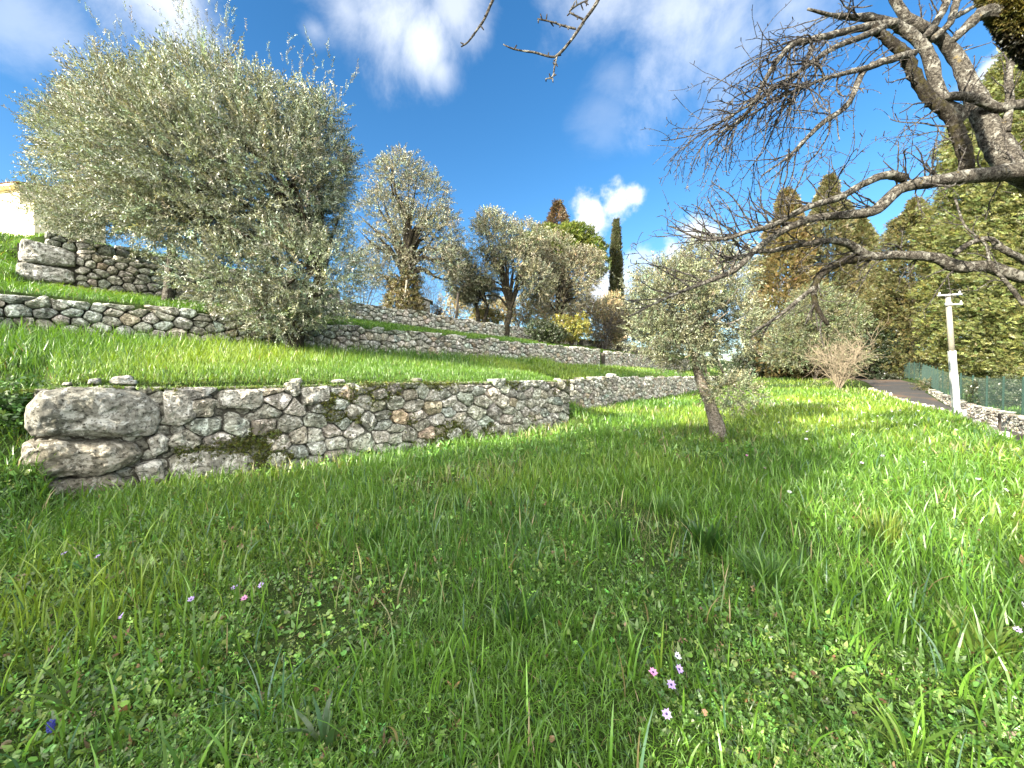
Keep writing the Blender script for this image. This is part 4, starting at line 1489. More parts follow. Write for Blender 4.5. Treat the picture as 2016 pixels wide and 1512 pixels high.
SPEC = [  # limb, number, span, direction, length, droop
    (0, 52, (.42, 1.0), (-.9, -.15, .15), (.35, 1.0), .01), (0, 12, (.2, .5), (-.6, 0, .5), (.3, .6), .02),
    (1, 42, (.35, 1.0), (-.9, -.1, .3), (.35, .9), .03), (2, 46, (.45, 1.0), (-.9, -.1, .12), (.35, .95), -.01), (2, 12, (.3, .6), (-.6, 0, -.6), (.3, .7), -.02),
    (3, 16, (.3, 1.0), (.2, 0, -.8), (.3, .6), -.01), (4, 10, (.2, 1), (-.7, 0, -.5), (.3, .7), 0),
    (6, 20, (.5, 1.0), (-.9, -.2, -.2), (.5, 1.1), -.05), (5, 9, (.6, .95), (-.4, 0, .8), (.3, .6), .02),
    (9, 44, (.3, 1.0), (-.7, -.15, -.45), (.5, 1.3), -.035), (10, 40, (.25, 1.0), (-.75, -.1, -.5), (.5, 1.3), -.03), (11, 26, (.3, 1.0), (-.75, -.1, -.5), (.35, .85), -.03),
    (12, 38, (.2, 1.0), (-.8, 0, -.45), (.5, 1.1), -.03), (7, 9, (.35, .9), (-.8, -.2, -.3), (.25, .5), 0), (13, 6, (.2, .8), (-.4, 0, .8), (.3, .6), 0), (14, 6, (.2, .8), (.4, 0, .8), (.3, .6), 0),
    (16, 9, (.2, .9), (-.3, -.2, .6), (.3, .6), 0), (17, 6, (.2, .8), (-.4, 0, .5), (.3, .6), 0), (18, 10, (.2, .9), (-.5, -.1, .3), (.2, .5), 0),
    (8, 14, (.3, .95), (-.4, -.3, .4), (.25, .6), 0), (0, 22, (.12, .42), (-.5, -.2, .7), (.35, .8), .02), (0, 12, (.15, .4), (-.3, -.2, -.7), (.3, .7), -.01), (7, 14, (.0, .4), (-.9, -.1, .1), (.4, .9), 0), (5, 10, (.2, .6), (.4, -.3, .5), (.3, .6), 0),
]
for (li, cnt, (t0, t1), d0, (l0, l1), g) in SPEC:
    p, r = built[li]
    for _ in range(int(cnt * .56)):
        t = rt.uniform(t0, t0 + (t1 - t0) * .95)
        i = min(len(p) - 2, int(t * (len(p) - 1)))
        twig(p[i], np.array(d0) + rt.normal(0, .3, 3), rt.uniform(l0, l1) * (1.15 - .5 * (t - t0) / (t1 - t0)), min(r[i] * .6, rt.uniform(.008, .0125)), 0, g)
for li in (19, 20, 21, 22, 23):
    p, r = built[li]
    for i in range(8 if li in (19, 23) else 2, len(p) - 1, 4):
        sd = rt.normal(0, 1, 3)
        e = p[i] + sd / np.linalg.norm(sd) * rt.uniform(.015, .05)
        tube(tw, [p[i], p[i] * .4 + e * .6, e], [.005, .006, .004], 5)
tw.build('twigs', M['twig'], bt)

# ------------------------------------------------------------------ trees out of frame that shade the foreground
for i, (cx, cy, h, rd, lab) in enumerate(((-11.5, -5.1, 9.0, 2.3, 'dense evergreen oak behind the photographer at the lawn edge'),)):
    zb = H1(cx, cy)
    root = thing('evergreen_oak', (cx, cy, zb - .1), lab, 'tree', 'evergreen oaks')
    rng = np.random.default_rng(600 + i)
    mb = MB()
    tube(mb, [(cx, cy, zb - .2), (cx + .1, cy, zb + 2), (cx, cy + .1, zb + h * .6)], [.35, .28, .15], 10, rough=.3)
    mb.build('trunk', M['bark_dark'], root)
    lobes = [((cx, cy, zb + h * .55), (rd, rd, h * .42), 3), ((cx + .7, cy - .7, zb + h * .3), (rd * .9, rd * .9, h * .28), 2), ((cx - .7, cy + .7, zb + h * .35), (rd * .9, rd * .9, h * .3), 2)]
    pos, out = lobe_points(lobes, 2500, rng, .5, .25)
    mb = MB()
    put_foliage(mb, BU, pos, out, rng, .2, .6, 2.6, (.05, .065, .025), .3)
    mb.build('crown', M['leafy'], root)

olive_tree('sparse olive behind the photographer that dapples the near lawn', (-6.2, -6.7, H1(-6.2, -6.7) - .1),
           [(-6.2, -6.7, H1(-6.2, -6.7) - .1), (-6.1, -6.7, 1.2), (-6.2, -6.6, 2.4)], [.2, .16, .12],
           [((-6.2, -6.6, 4.2), (1.6, 1.6, 1.3), 1), ((-5.8, -7.1, 3.4), (1.3, 1.3, 1.0), 1)], 330, OLV, 130, 1.3, OL, branches=18)

# ------------------------------------------------------------------ house, hut, posts
M['render_cream'] = plain('cream_render', (.72, .62, .42), .9, 25, .15, .08)
M['tile'] = plain('terracotta_tiles', (.42, .22, .13), .85, 18, .3, .4)
M['wood_grey'] = plain('weathered_wood', (.27, .25, .20), .9, 30, .4, .35)
M['wood_dark'] = plain('dark_post_wood', (.05, .042, .034), .9, 30, .4, .3)
M['white_paint'] = plain('chalky_white_paint', (.58, .58, .56), .75, 20, .25, .12)
M['galv'] = plain('galvanised_metal', (.5, .5, .5), .5, 20, .1, .15, metal=.6)
M['green_wire'] = plain('green_coated_wire', (.008, .036, .026), .55, 20, .1, .2)
M['shutter'] = plain('grey_blue_shutter', (.30, .33, .36), .7, 15, .1, .15)


def house():
    ang = R(11)
    ax = np.array([math.cos(ang), math.sin(ang) * -1, 0.0])      # along the sunlit front, to the right
    ay = np.array([math.sin(ang), math.cos(ang), 0.0])
    c = P(40, 450, 20.0)
    g = 6.1 + Z0 - 1.5
    eave = P(40, 368, 20.0)[2]
    g = eave - 3.4
    root = thing('house', (c[0], c[1], g), 'cream rendered house with terracotta roof at the far left', 'house')
    W, Dp, Hh = 9.0, 3.6, eave - g
    mb = MB()
    box(mb, np.array([c[0], c[1], g + Hh / 2]) - ax * W / 2 + ay * Dp / 2, (W, Dp, Hh), ax, ay)
    mb.build('wall', M['render_cream'], root)
    mb = MB()
    ah = P(95, 407, 19.3)[2] - g
    box(mb, np.array([c[0], c[1], g + ah / 2]) + ax * (-.12) + ay * (-.36), (4.75, .7, ah), ax, ay)
    mb.build('annex_wall', M['render_cream'], root)
    # barrel tile roof: two corrugated slopes
    mb = MB()
    ov = .35
    pitch = .30
    half = Dp / 2 + ov
    nu = int((W + 2 * ov) / .06)
    u = np.linspace(-W - ov, ov, nu)
    wav = .045 * np.abs(np.sin(u / .22 * math.pi))
    for sgn in (0, 1):
        rows = []
        for t in np.linspace(0, 1, 14):
            yy = -ov + half * t if sgn == 0 else Dp + ov - half * t
            zz = eave + .06 + half * t * pitch + .02 * ((t * 13) % 1)
            rows.append(np.array([c[0], c[1], 0]) + u[:, None] * ax + yy * ay + (zz + wav)[:, None] * np.array([0, 0, 1.0]))
        V = np.concatenate(rows)
        i = np.arange(13)[:, None] * nu + np.arange(nu - 1)[None, :]
        Q = np.stack([i, i + 1, i + nu + 1, i + nu], -1).reshape(-1, 4)
        mb.add(V, Q)
    mb.build('roof', M['tile'], root)
    mb = MB()
    for yy in (-ov * .5, Dp + ov * .5):
        box(mb, np.array([c[0], c[1], eave - .03]) - ax * W / 2 + ay * yy, (W + .5, ov, .1), ax, ay)
    for xx in (0, -W):                      # gable triangles
        b = np.array([c[0], c[1], eave]) + ax * xx
        V = [b + ay * 0, b + ay * Dp, b + ay * Dp / 2 + np.array([0, 0, half * pitch])]
        V += [q - ax * (.2 if xx == 0 else -.2) for q in V]
        mb.add(V, [(0, 1, 4, 3), (1, 2, 5, 4), (2, 0, 3, 5)], [(0, 1, 2), (3, 5, 4)])
    mb.build('gable', M['render_cream'], root)
    mb = MB()
    box(mb, np.array([c[0], c[1], g + 1.9]) - ax * 4.2 - ay * .02, (1.1, .08, 1.3), ax, ay)
    mb.build('shutter', M['shutter'], root)


house()


def hut():
    b = P(828, 612, 22.0)
    g = H1(b[0], b[1])
    g = min(g, P(828, 612, 22)[2] - .1)
    top = P(838, 589, 22)[2]
    root = thing('stone_hut', (b[0], b[1], g), 'tiny stone hut with a slab roof behind the third terrace wall', 'hut')
    ax = unit(np.array([[.98, .18, 0]]))[0]
    ay = np.array([-ax[1], ax[0], 0])
    hgt = (top - .22) - g
    mb = MB()
    box(mb, np.array([b[0], b[1], g + hgt / 2]), (1.05, .9, hgt), ax, ay)
    # gable ends under the slabs
    for sgn in (-.45, .45):
        q = np.array([b[0], b[1], g + hgt]) + ay * sgn
        V = [q - ax * .52, q + ax * .52, q + np.array([0, 0, .2])]
        V += [v - ay * np.sign(sgn) * .1 for v in V]
        mb.add(V, [(0, 1, 4, 3), (1, 2, 5, 4), (2, 0, 3, 5)], [(0, 1, 2), (3, 5, 4)])
    mb.build('wall', M['stone_warm'], root)
    mb = MB()
    for sgn in (-1, 1):
        m = np.array([b[0], b[1], g + hgt + .12]) + ax * sgn * .33
        dx = unit((ax * sgn * .95 + np.array([0, 0, -.33]))[None])[0]
        box(mb, m + np.array([0, 0, .03]), (.74, 1.15, .06), dx, ay, np.cross(dx, ay) * (1 if sgn > 0 else -1), bev=.012)
    mb.build('roof', M['stone_far'], root)


hut()


def post(label, px, py0, py1, depth, r, mat, lean=0.0, name='post', group=None):
    t = P(px + lean, py0, depth)
    b = P(px, py1, depth)
    z = min(b[2], H1(b[0], b[1])) - .1
    root = thing(name, (b[0], b[1], z), label, 'post', group)
    mb = MB()
    tube(mb, spline([(b[0], b[1], z), ((b[0] + t[0]) / 2, b[1], (z + t[2]) / 2), t], 12), [r * (1 - .15 * q) for q in np.linspace(0, 1, 12)], 9, rough=.12)
    mb.build('shaft', M[mat], root, smooth=True)
    mb = MB()
    tube(mb, [np.array(t) - np.array([0, 0, .12]), np.array(t) + np.array([0, 0, .01])], [r * 1.05, r * .95], 9)
    mb.build('tip', M[mat], root)
    return root


post('dark upright post on top of the third terrace wall', 898, 577, 622, 21.5, .075, 'wood_dark', lean=4)
post('grey wooden prop leaning against the ivy-clad olive', 793, 552, 606, 20.3, .06, 'wood_grey', lean=8)
post('short dark iron stake in front of the rubble wall', 1969, 815, 848, 11.0, .035, 'wood_dark', lean=-1)


def pole():
    b = P(1884, 822, 12.4)
    z = H1(b[0], b[1]) - .05
    t = P(1866, 582, 12.4)
    m = P(1873.5, 690, 12.4)
    root = thing('utility_pole', (b[0], b[1], z), 'weathered pole with white lower half and metal crosspieces at the lawn edge', 'pole')
    b = np.array([b[0], b[1], z])
    ax = unit((t - b)[None])[0]
    mb = MB()
    tube(mb, [m - ax * .02, (m + t) / 2, t], [.075, .07, .066], 14, rough=.06)
    mb.build('upper_shaft', M['wood_grey'], root, smooth=True)
    mb = MB()
    sx = np.array([.86, -.5, 0]); sy = np.cross(ax, sx); sx = np.cross(sy, ax)
    L = np.linalg.norm(m - b)
    box(mb, (b + m) / 2, (.15, .15, L), sx, sy, ax, bev=.02)
    mb.build('white_base_shaft', M['white_paint'], root)
    mb = MB()
    box(mb, b + np.array([.06, 0, .12]), (.27, .27, .26), sx, sy, np.array([0, 0, 1.0]), bev=.03)
    mb.build('footing', M['white_paint'], root)
    for k_, (dz, ln, off) in enumerate(((.0, .62, 0), (-.30, .42, .12))):
        mb = MB()
        box(mb, t + ax * (dz + .01) + np.array([off, 0, 0]) - sy * .12, (ln, .05, .05), np.array([.97, -.22, .03]), np.array([.22, .97, 0]), bev=.008)
        arm = mb.build('crosspiece', M['galv'], root)
        for q in (-.42, .42):
            mi = MB()
            c = t + ax * (dz + .01) + np.array([off, 0, 0]) + np.array([.97, -.22, .03]) * ln * q - sy * .12
            tube(mi, [c, c + np.array([0, 0, .06]), c + np.array([0, 0, .1])], [.018, .026, .012], 8)
            sub(arm, 'insulator', mi, M['white_paint'], root)
    mb = MB()
    tube(mb, [t - ax * .28, t - ax * .22], [.084, .084], 14)
    mb.build('clamp_band', M['galv'], root)


pole()


def fence():
    s0, s1 = 12.0, 46.0
    b0 = xy(s0, float(n_edge(s0) - w_drive(s0)) - .3)
    root = thing('wire_fence', (b0[0], b0[1], Z0 + float(z_w5(s0))), 'green wire mesh fence with slim posts along the drive', 'fence')
    ss = np.arange(s0, s1 + .1, 1.6)
    top = []
    for s in ss:
        x, y = xy(s, float(n_edge(s) - w_drive(s)) - .3)
        z = Z0 + float(z_w5(s)) - .1
        mb = MB()
        tube(mb, [(x, y, z), (x, y, z + 1.35)], [.03, .03], 8)
        tube(mb, [(x, y, z + 1.35), (x, y, z + 1.38)], [.036, .02], 8)
        mb.build('post', M['green_wire'], root)
    mb = MB()
    sf = np.arange(s0, s1, .055)
    X, Y = to_xy(sf, n_edge(sf) - w_drive(sf) - .27)
    Zb = Z0 + z_w5(sf)
    for k_ in range(13):
        tube(mb, np.stack([X, Y, Zb + k_ * .1], 1)[::6], .0025, 3, cap=False)
    for i in range(len(sf)):
        tube(mb, [(X[i], Y[i], Zb[i]), (X[i], Y[i], Zb[i] + 1.2)], .0025, 3, cap=False)
    mb.build('wire_mesh', M['green_wire'], root)


fence()

# edging stones between lawn and drive: each a stone of its own
rng = np.random.default_rng(31)
s = 14.0
M['pale_stone'] = stone_mat('pale_edging_stone', 0, 1.1)
i = 0
while s < 33:
    w = rng.uniform(.3, .75)
    x, y = xy(s + w / 2, float(n_edge(s + w / 2)) - .02)
    z = H1(*xy(s + w / 2, float(n_edge(s + w / 2)) + .15))
    mb = MB()
    h = rng.uniform(.10, .2)
    stone(mb, [(-w / 2, -.2), (w / 2, -.2), (w / 2 * .95, h * .8), (0, h), (-w / 2 * .9, h * .7)], np.array([x, y, z - .06]), np.array([D[0], D[1], 0]), np.array([NN[0], NN[1], 0]), .1, 16, 5, seed=float(i) + .5, gap=.0, back=.16, col=np.array([1.25, 1.2, 1.1]))
    o = mb.build('edging_stone', M['pale_stone'], loc=(x, y, z))
    tag(o, 'pale rough edging stone half sunk between the lawn and the driveway', 'stone', 'edging stones along the drive')
    s += w + rng.uniform(.02, .7)
    i += 1

# ------------------------------------------------------------------ grass and ground cover
def blades(mb, pos, h, w, az, bend, col, rows):
    """Curved, tapering blades: rows of width pairs and a tip."""
    N = len(pos)
    ts = np.linspace(0, 1, rows + 1)
    dirv = np.stack([np.cos(az), np.sin(az), 0 * az], 1)
    tw_ = az + RNG.normal(0, .9, N) + math.pi / 2
    side = np.stack([np.cos(tw_), np.sin(tw_), 0 * az], 1)
    V = []
    for t in ts[:-1]:
        c = pos + dirv * (bend * h * t * t)[:, None] + np.array([0, 0, 1.0]) * (h * (t - .38 * np.minimum(bend, 1.4) * t * t))[:, None]
        ww = (w * (.65 + .5 * t) * (1 - t * t) + .0004)[:, None] * side * .5
        V += [c - ww, c + ww]
    V.append(pos + dirv * (bend * h)[:, None] + np.array([0, 0, 1.0]) * (h * (1 - .38 * np.minimum(bend, 1.4)))[:, None])
    K = 2 * rows + 1
    V = np.stack(V, 1)
    i0 = (np.arange(N) * K)[:, None]
    Q = np.concatenate([i0 + np.array([[2 * r, 2 * r + 1, 2 * r + 3, 2 * r + 2]]) for r in range(rows - 1)]) if rows > 1 else None
    T = i0 + np.array([[2 * rows - 2, 2 * rows - 1, 2 * rows]])
    C = np.repeat(col[:, None, :], K, 1)
    mb.add(V.reshape(-1, 3), Q, T, C.reshape(-1, 3))


def fan(r0, r1, dens):
    a = R(84 if r1 < 4.5 else 74 if r1 < 8 else 64)
    area = a * (r1 * r1 - r0 * r0)
    n = int(area * dens)
    r = np.sqrt(r0 * r0 + (r1 * r1 - r0 * r0) * RNG.random(n))
    f = RNG.uniform(-a, a, n)
    return r * np.sin(f), r * np.cos(f), r


G_DARK = np.array([.062, .150, .020])
G_MID = np.array([.125, .252, .027])
G_YEL = np.array([.225, .315, .036])


def grass_col(x, y, n, yel=.0):
    a = np.clip(.5 + .9 * n2(x, y, .55, 3, 2.0) + RNG.normal(0, .35, n), 0, 1)[:, None]
    c = G_DARK * (1 - a) + G_MID * a
    b = np.clip(n2(x, y, .35, 2, 8.0) * 1.2 + yel + RNG.normal(0, .25, n), 0, 1)[:, None]
    c = c * (1 - b) + G_YEL * b
    c = c * np.exp(RNG.normal(0, .22, (n, 1)))
    dry = RNG.random(n) < .014
    c[dry] = np.array([.30, .24, .12])
    blue = RNG.random(n) < .035
    c[blue] = np.array([.06, .13, .07]) * 1.2
    return c


lawn_mb, terr_mb = MB(), MB()
for (r0, r1, dens, rows) in ((.7, 2.2, 6800, 4), (2.2, 4, 3900, 4), (4, 7, 1700, 3), (7, 12, 1000, 2), (12, 20, 480, 2), (20, 32, 170, 2), (32, 55, 45, 1)):
    x, y, r = fan(r0, r1, dens)
    s, n = to_sn(x, y)
    a = n_w1(s)
    wall1 = ((s > -.4) & (s < 9.5)) | (s > 12.5)
    lawn = (n < np.where(wall1, a + .0, a + 1)) & (n > n_edge(s) + .02) & (s < 47)
    t1 = (n > np.where(wall1, a + .16, a + 1)) & (n < 11.95)
    t2 = (n > 12.3) & (n < 15.9)
    t3 = (n > 16.4) & (n < 34)
    bank = ((n < n_edge(s) - w_drive(s) - .1) & (n > n_edge(s) - 4.2)) & (RNG.random(len(x)) < .3)
    keep = lawn | t1 | t2 | t3 | bank
    x, y, r, s, n = (q[keep] for q in (x, y, r, s, n))
    lawn, t1, t2, t3, bank = (q[keep] for q in (lawn, t1, t2, t3, bank))
    N = len(x)
    k_ = n2(x, y, .7, 3, 1.0)
    u = RNG.random(N)
    h = np.where(lawn, .04 + .055 * u + .045 * np.clip(k_, -.5, 1), 0)
    h = np.where(lawn, h + .085 * sstep(3.2, 6, r) * (.6 + u), h)
    tall = lawn & (RNG.random(N) < (.03 + .22 * sstep(2.5, 5, r)) * .5 + (.06 + .16 * sstep(2.0, 5, r)) * np.clip(n2(x, y, .9, 2, 4.0) + .05, 0, 1))
    h = np.where(tall, RNG.uniform(.14, .36, N), h)
    mat_ = lawn & (n2(x, y, .75, 3, 31.0) > .28)
    h = np.where(mat_ & ~tall, h * .5, h)
    ht1 = .09 + .07 * u + np.clip((n - 8.2) / 3.2, 0, 1) * (.14 + .36 * u * u + .12 * np.clip(k_, -.4, 1)) * np.where(s < 16, 1, .45)
    h = np.where(t1, ht1, h)
    h = np.where(t2, .08 + .16 * u + .12 * np.clip(k_, 0, 1), h)
    h = np.where(t3 | bank, .08 + .16 * u, h)
    h = np.maximum(h, .03)
    w = (.0042 + .0035 * RNG.random(N)) * np.where(tall, 2.1, 1) * np.where(t1 & (n > 9), 1.6, 1)
    w = w * np.clip(r / 4.5, 1, 5.5)
    bend = np.where(tall, RNG.uniform(.1, .6, N), RNG.uniform(.2, 1.3, N))
    bend = np.where(t1, RNG.uniform(.1, .55, N), bend)
    az = RNG.uniform(0, 2 * math.pi, N)
    yel = np.where(t1, .22, 0) + np.where(lawn, -.12 + .40 * sstep(.0, 5.0, x - .5 * y), 0) + np.where(tall, .12, 0)  # yellows terrace one and the right lawn: sunlight painted into the blade colour
    col = grass_col(x, y, N, yel)
    wither = mat_ & (RNG.random(N) < .38)
    col[wither] = vary((.22, .23, .10), int(wither.sum()), RNG, .3, .1)
    keep = ~(mat_ & (RNG.random(N) < .35))
    x, y, r, s, n, h, w, az, bend, col, lawn, t1 = (q[keep] for q in (x, y, r, s, n, h, w, az, bend, col, lawn, t1))
    z = height(x, y) - .01
    pos = np.stack([x, y, z], 1)
    for m_, mb in ((lawn, lawn_mb), (~lawn, terr_mb)):
        if m_.any():
            blades(mb, pos[m_], h[m_], w[m_], az[m_], bend[m_], col[m_], rows)
tag(lawn_mb.build('lawn_grass', M['grass']), 'mixed short and tall meadow grass covering the lawn', 'grass', kind='stuff')
tag(terr_mb.build('terrace_grass', M['grass']), 'long bright grass on the terraces above the walls', 'grass', kind='stuff')


def clover_leaf(rng, n=3, sides=6, rad=.011, stem=.03):
    V, Q = [], []
    for i in range(n):
        a = i * 2 * math.pi / n + rng.normal(0, .15)
        c = np.array([math.cos(a) * rad * .95, math.sin(a) * rad * .95, stem + rng.normal(0, .002)])
        t = rng.normal(0, .25, 2)
        k_ = len(V)
        ring = []
        for j in range(6):
            b = j * math.pi / 3 + a
            dx, dy = math.cos(b) * rad, math.sin(b) * rad
            ring.append(c + np.array([dx, dy, dx * t[0] + dy * t[1]]))
        V += ring
        Q += [(k_, k_ + 1, k_ + 2, k_ + 3), (k_, k_ + 3, k_ + 4, k_ + 5)]
    k_ = len(V)
    V += [np.array([-.001, 0, 0]), np.array([.001, 0, 0]), np.array([.001, 0, stem]), np.array([-.001, 0, stem])]
    Q.append((k_, k_ + 1, k_ + 2, k_ + 3))
    return np.array(V), np.array(Q)


rc = np.random.default_rng(14)
CL = [clover_leaf(rc) for _ in range(4)] + [clover_leaf(rc, 1, rad=.017, stem=.045), clover_leaf(rc, 5, rad=.010, stem=.04)]
LF = [leaf_quads([((0, 0, 0), (math.cos(q * 1.26), math.sin(q * 1.26), .6), (0, 0, 1), .09, .026) for q in range(5)]),
      leaf_quads([((0, 0, 0), (math.cos(q * 2.1), math.sin(q * 2.1), .9), (0, 0, 1), .07, .03) for q in range(3)]),
      leaf_quads([((0, 0, .012 * q), (math.cos(q * 2.4), math.sin(q * 2.4), .35), (0, 0, 1), .022, .011) for q in range(10)])]
cmb = MB()
for (r0, r1, dens, scl) in ((.7, 2.2, 3600, .55), (2.2, 4, 1700, .68), (4, 7, 450, 1.1), (7, 13, 110, 1.8)):
    x, y, r = fan(r0, r1, dens)
    s, n = to_sn(x, y)
    k_ = n2(x, y, .8, 3, 21.0) + .35 * sstep(1.0, -3.5, x)
    keep = (n < n_w1(s) - .05) & (n > n_edge(s)) & (k_ + RNG.normal(0, .25, len(x)) > -.12)
    x, y = x[keep], y[keep]
    N = len(x)
    pos = np.stack([x, y, height(x, y) - .005], 1)
    d = unit(np.stack([RNG.normal(0, .55, N), RNG.normal(0, .55, N), np.ones(N)], 1))
    col = vary((.105, .195, .036), N, RNG, .45, .16)
    br = RNG.random(N) < .035
    col[br] = vary((.20, .12, .06), int(br.sum()), RNG, .3, .1)
    lt = RNG.random(N) < .10
    col[lt] = vary((.19, .29, .055), int(lt.sum()), RNG, .25, .1)
    T = CL + LF
    pr = np.array([2, 2, 2, 2, 2, 1.5, 1.2, 1.4, 3.2]); pr /= pr.sum()
    pk = RNG.choice(len(T), N, p=pr)
    for q in range(len(T)):
        m_ = pk == q
        if m_.any():
            scatter(cmb, T[q], pos[m_], d[m_], scl * RNG.uniform(.6, 1.5, m_.sum()), RNG.uniform(0, 6.28, m_.sum()), col[m_])
tag(cmb.build('clover', M['clover']), 'mat of clover and small round weeds in the near lawn', 'ground cover', kind='stuff')

# weeds and moss in the joints of the front wall
rng = np.random.default_rng(15)
mw = MB()
N = 26000
u = rng.uniform(1.3, wL, N); v = rng.uniform(0, 1, N)
zb = np.array([zb1(q) for q in np.linspace(0, wL, 50)]); zt = np.array([zt1(q) for q in np.linspace(0, wL, 50)])
zl = np.interp(u, np.linspace(0, wL, 50), zb); zh = np.interp(u, np.linspace(0, wL, 50), zt)
zz = zl + (zh - zl) * v
k_ = .12 + fbm(np.stack([u * .9, zz * 2.2, 0 * u], 1), 3) + .35 * fbm(np.stack([u * 5, zz * 5, 0 * u + 4], 1), 2)
keep = k_ > .30
pos = wA + u[keep, None] * we + np.array([0, 0, 1.0]) * zz[keep, None] + wo1 * rng.uniform(-.02, .07, keep.sum())[:, None]
MOSS = [leaf_quads([((0, 0, 0), rng.normal(0, .7, 3) + np.array([0, 0, .7]), rng.normal(0, 1, 3), .035, .014) for _ in range(6)]) for _ in range(3)]
put_foliage(mw, MOSS, pos, np.tile(wo1, (len(pos), 1)), rng, .4, .4, 1.0, (.11, .125, .028), .4)
ob = mw.build('moss', M['leafy'], w1)
ob['kind'] = 'stuff'
ob['label'] = 'moss and small weeds growing in the joints'
# scruffy low growth along the top edge of the front wall
mw = MB()
N = 6500
u = rng.uniform(-.1, wL, N)
q = wA + u[:, None] * we - wo1 * rng.uniform(.0, .75, N)[:, None]
pos = np.stack([q[:, 0], q[:, 1], height(q[:, 0], q[:, 1]) - .01], 1)
pos[:, 2] = np.maximum(pos[:, 2], np.interp(u, np.linspace(0, wL, 50), zt) - .05)
put_foliage(mw, MOSS, pos, np.tile(np.array([0, 0, 1.0]), (N, 1)), rng, .4, .6, 1.1, (.12, .17, .034), .4)
sel = rng.random(N) < .75
blades(mw, pos[sel], rng.uniform(.04, .13, sel.sum()), rng.uniform(.005, .009, sel.sum()), rng.uniform(0, 6.28, sel.sum()), rng.uniform(.2, 1.2, sel.sum()), grass_col(pos[sel, 0], pos[sel, 1], sel.sum(), .1), 3)
ob = mw.build('edge_growth', M['leafy'], w1)
ob['kind'] = 'stuff'


# ------------------------------------------------------------------ single plants and flowers
def ground_at(px, py):
    v = pix_dir(px, py)
    d = 1.0
    for _ in range(400):
        q = CAM + v * (d / v[1])
        if q[2] < H1(q[0], q[1]):
            break
        d *= 1.015
    return np.array([q[0], q[1], H1(q[0], q[1])])


def tuft(label, px, py, n, h, w, spread, col, seed, cat='plant', name='grass_tussock', group='clumps in the lawn', bend=(.4, 1.1)):
    global RNG
    b = ground_at(px, py)
    rng = np.random.default_rng(seed)
    root = thing(name, b, label, cat, group)
    for part, frac in (('outer_leaves', .6), ('inner_leaves', .4)):
        m_ = int(n * frac)
        mb = MB()
        a = rng.uniform(0, 6.28, m_)
        rr = spread * np.sqrt(rng.random(m_)) * (1 if part == 'outer_leaves' else .5)
        pos = np.stack([b[0] + rr * np.cos(a), b[1] + rr * np.sin(a), np.full(m_, b[2] - .01)], 1)
        hh = h * rng.uniform(.6, 1.1, m_)
        bd = rng.uniform(*bend, m_) * (1 if part == 'outer_leaves' else .55)
        blades(mb, pos, hh, w * rng.uniform(.7, 1.2, m_), a + rng.normal(0, .5, m_), bd, vary(col, m_, rng, .22, .08), 5)
        mb.build(part, M['grass'], root)
    return root


tuft('dark green dock with broad upright leaves in the middle of the lawn', 1392, 1085, 64, .30, .052, .16, (.030, .080, .014), 701, name='dock_plant', bend=(.15, .6))
tuft('small dark dock left of the larger dock', 1222, 1075, 30, .24, .04, .08, (.035, .085, .016), 702, name='dock_plant', bend=(.1, .45))
tuft('round fine-leaved grass tussock nearest the young olive', 1300, 1010, 260, .26, .006, .14, (.085, .18, .035), 703)
tuft('arching grass tussock right of the large dock', 1520, 1150, 240, .28, .007, .14, (.08, .175, .032), 704)
tuft('spiky dark rosette of strap leaves in the centre foreground', 1015, 1240, 40, .24, .018, .10, (.045, .11, .025), 705, name='rosette_plant', bend=(.1, .7))
tuft('compact dark grass tuft below the mossy middle of the front wall', 725, 1075, 70, .19, .012, .09, (.045, .12, .02), 706, bend=(.1, .6))
tuft('tall yellow-green grass clump in the sunlit right lawn', 1740, 1075, 120, .36, .010, .16, (.17, .23, .04), 707, bend=(.1, .5))
tuft('tall wheat-like grass shoot with wide blades in the left foreground', 392, 1330, 10, .40, .018, .03, (.11, .20, .025), 708, bend=(.1, .5), name='grass_shoot')
tuft('wide-bladed grass shoot near the bottom left corner', 140, 1400, 8, .30, .020, .03, (.09, .17, .03), 709, bend=(.5, 1.2), name='grass_shoot')
tuft('tall single grass shoot at the bottom centre', 760, 1400, 7, .38, .017, .02, (.10, .19, .025), 710, bend=(.05, .4), name='grass_shoot')
tuft('broad pale blades in the sunny bottom right corner', 1790, 1500, 12, .30, .022, .05, (.13, .22, .035), 711, bend=(.3, 1.0), name='grass_shoot')
tuft('bluish arching wild leek leaves at the bottom of the lawn', 520, 1420, 9, .34, .012, .05, (.08, .16, .10), 712, bend=(.7, 1.5), name='wild_leek')
tuft('plantain rosette with ribbed grey-green leaves at the bottom edge', 640, 1470, 14, .20, .035, .05, (.065, .12, .045), 713, bend=(.4, 1.1), name='plantain')
tuft('fresh grass tussock just below the trunk of the young olive', 1190, 870, 150, .45, .013, .25, (.11, .22, .03), 714, bend=(.1, .5))
tuft('leafy fern-like weed at the right edge of the lawn', 1935, 1290, 60, .26, .022, .12, (.12, .18, .03), 715, bend=(.3, 1.0), name='leafy_weed')
tuft('pair of lime-green grass shoots left of centre', 1000, 1130, 12, .26, .012, .05, (.14, .24, .03), 716, bend=(.05, .4), name='grass_shoot')
tuft('lone lime-green grass shoot on the right of centre', 1300, 1330, 6, .28, .014, .02, (.16, .25, .03), 717, bend=(.05, .4), name='grass_shoot')


def petal_mesh(rng, n=8, rad=.021):
    ls = []
    for i in range(n):
        a = i * 2 * math.pi / n
        ls.append(((0, 0, 0), (math.cos(a), math.sin(a), rng.uniform(.15, .5)), (0, 0, 1), rad * rng.uniform(.9, 1.1), rad * .62))
    return leaf_quads(ls)


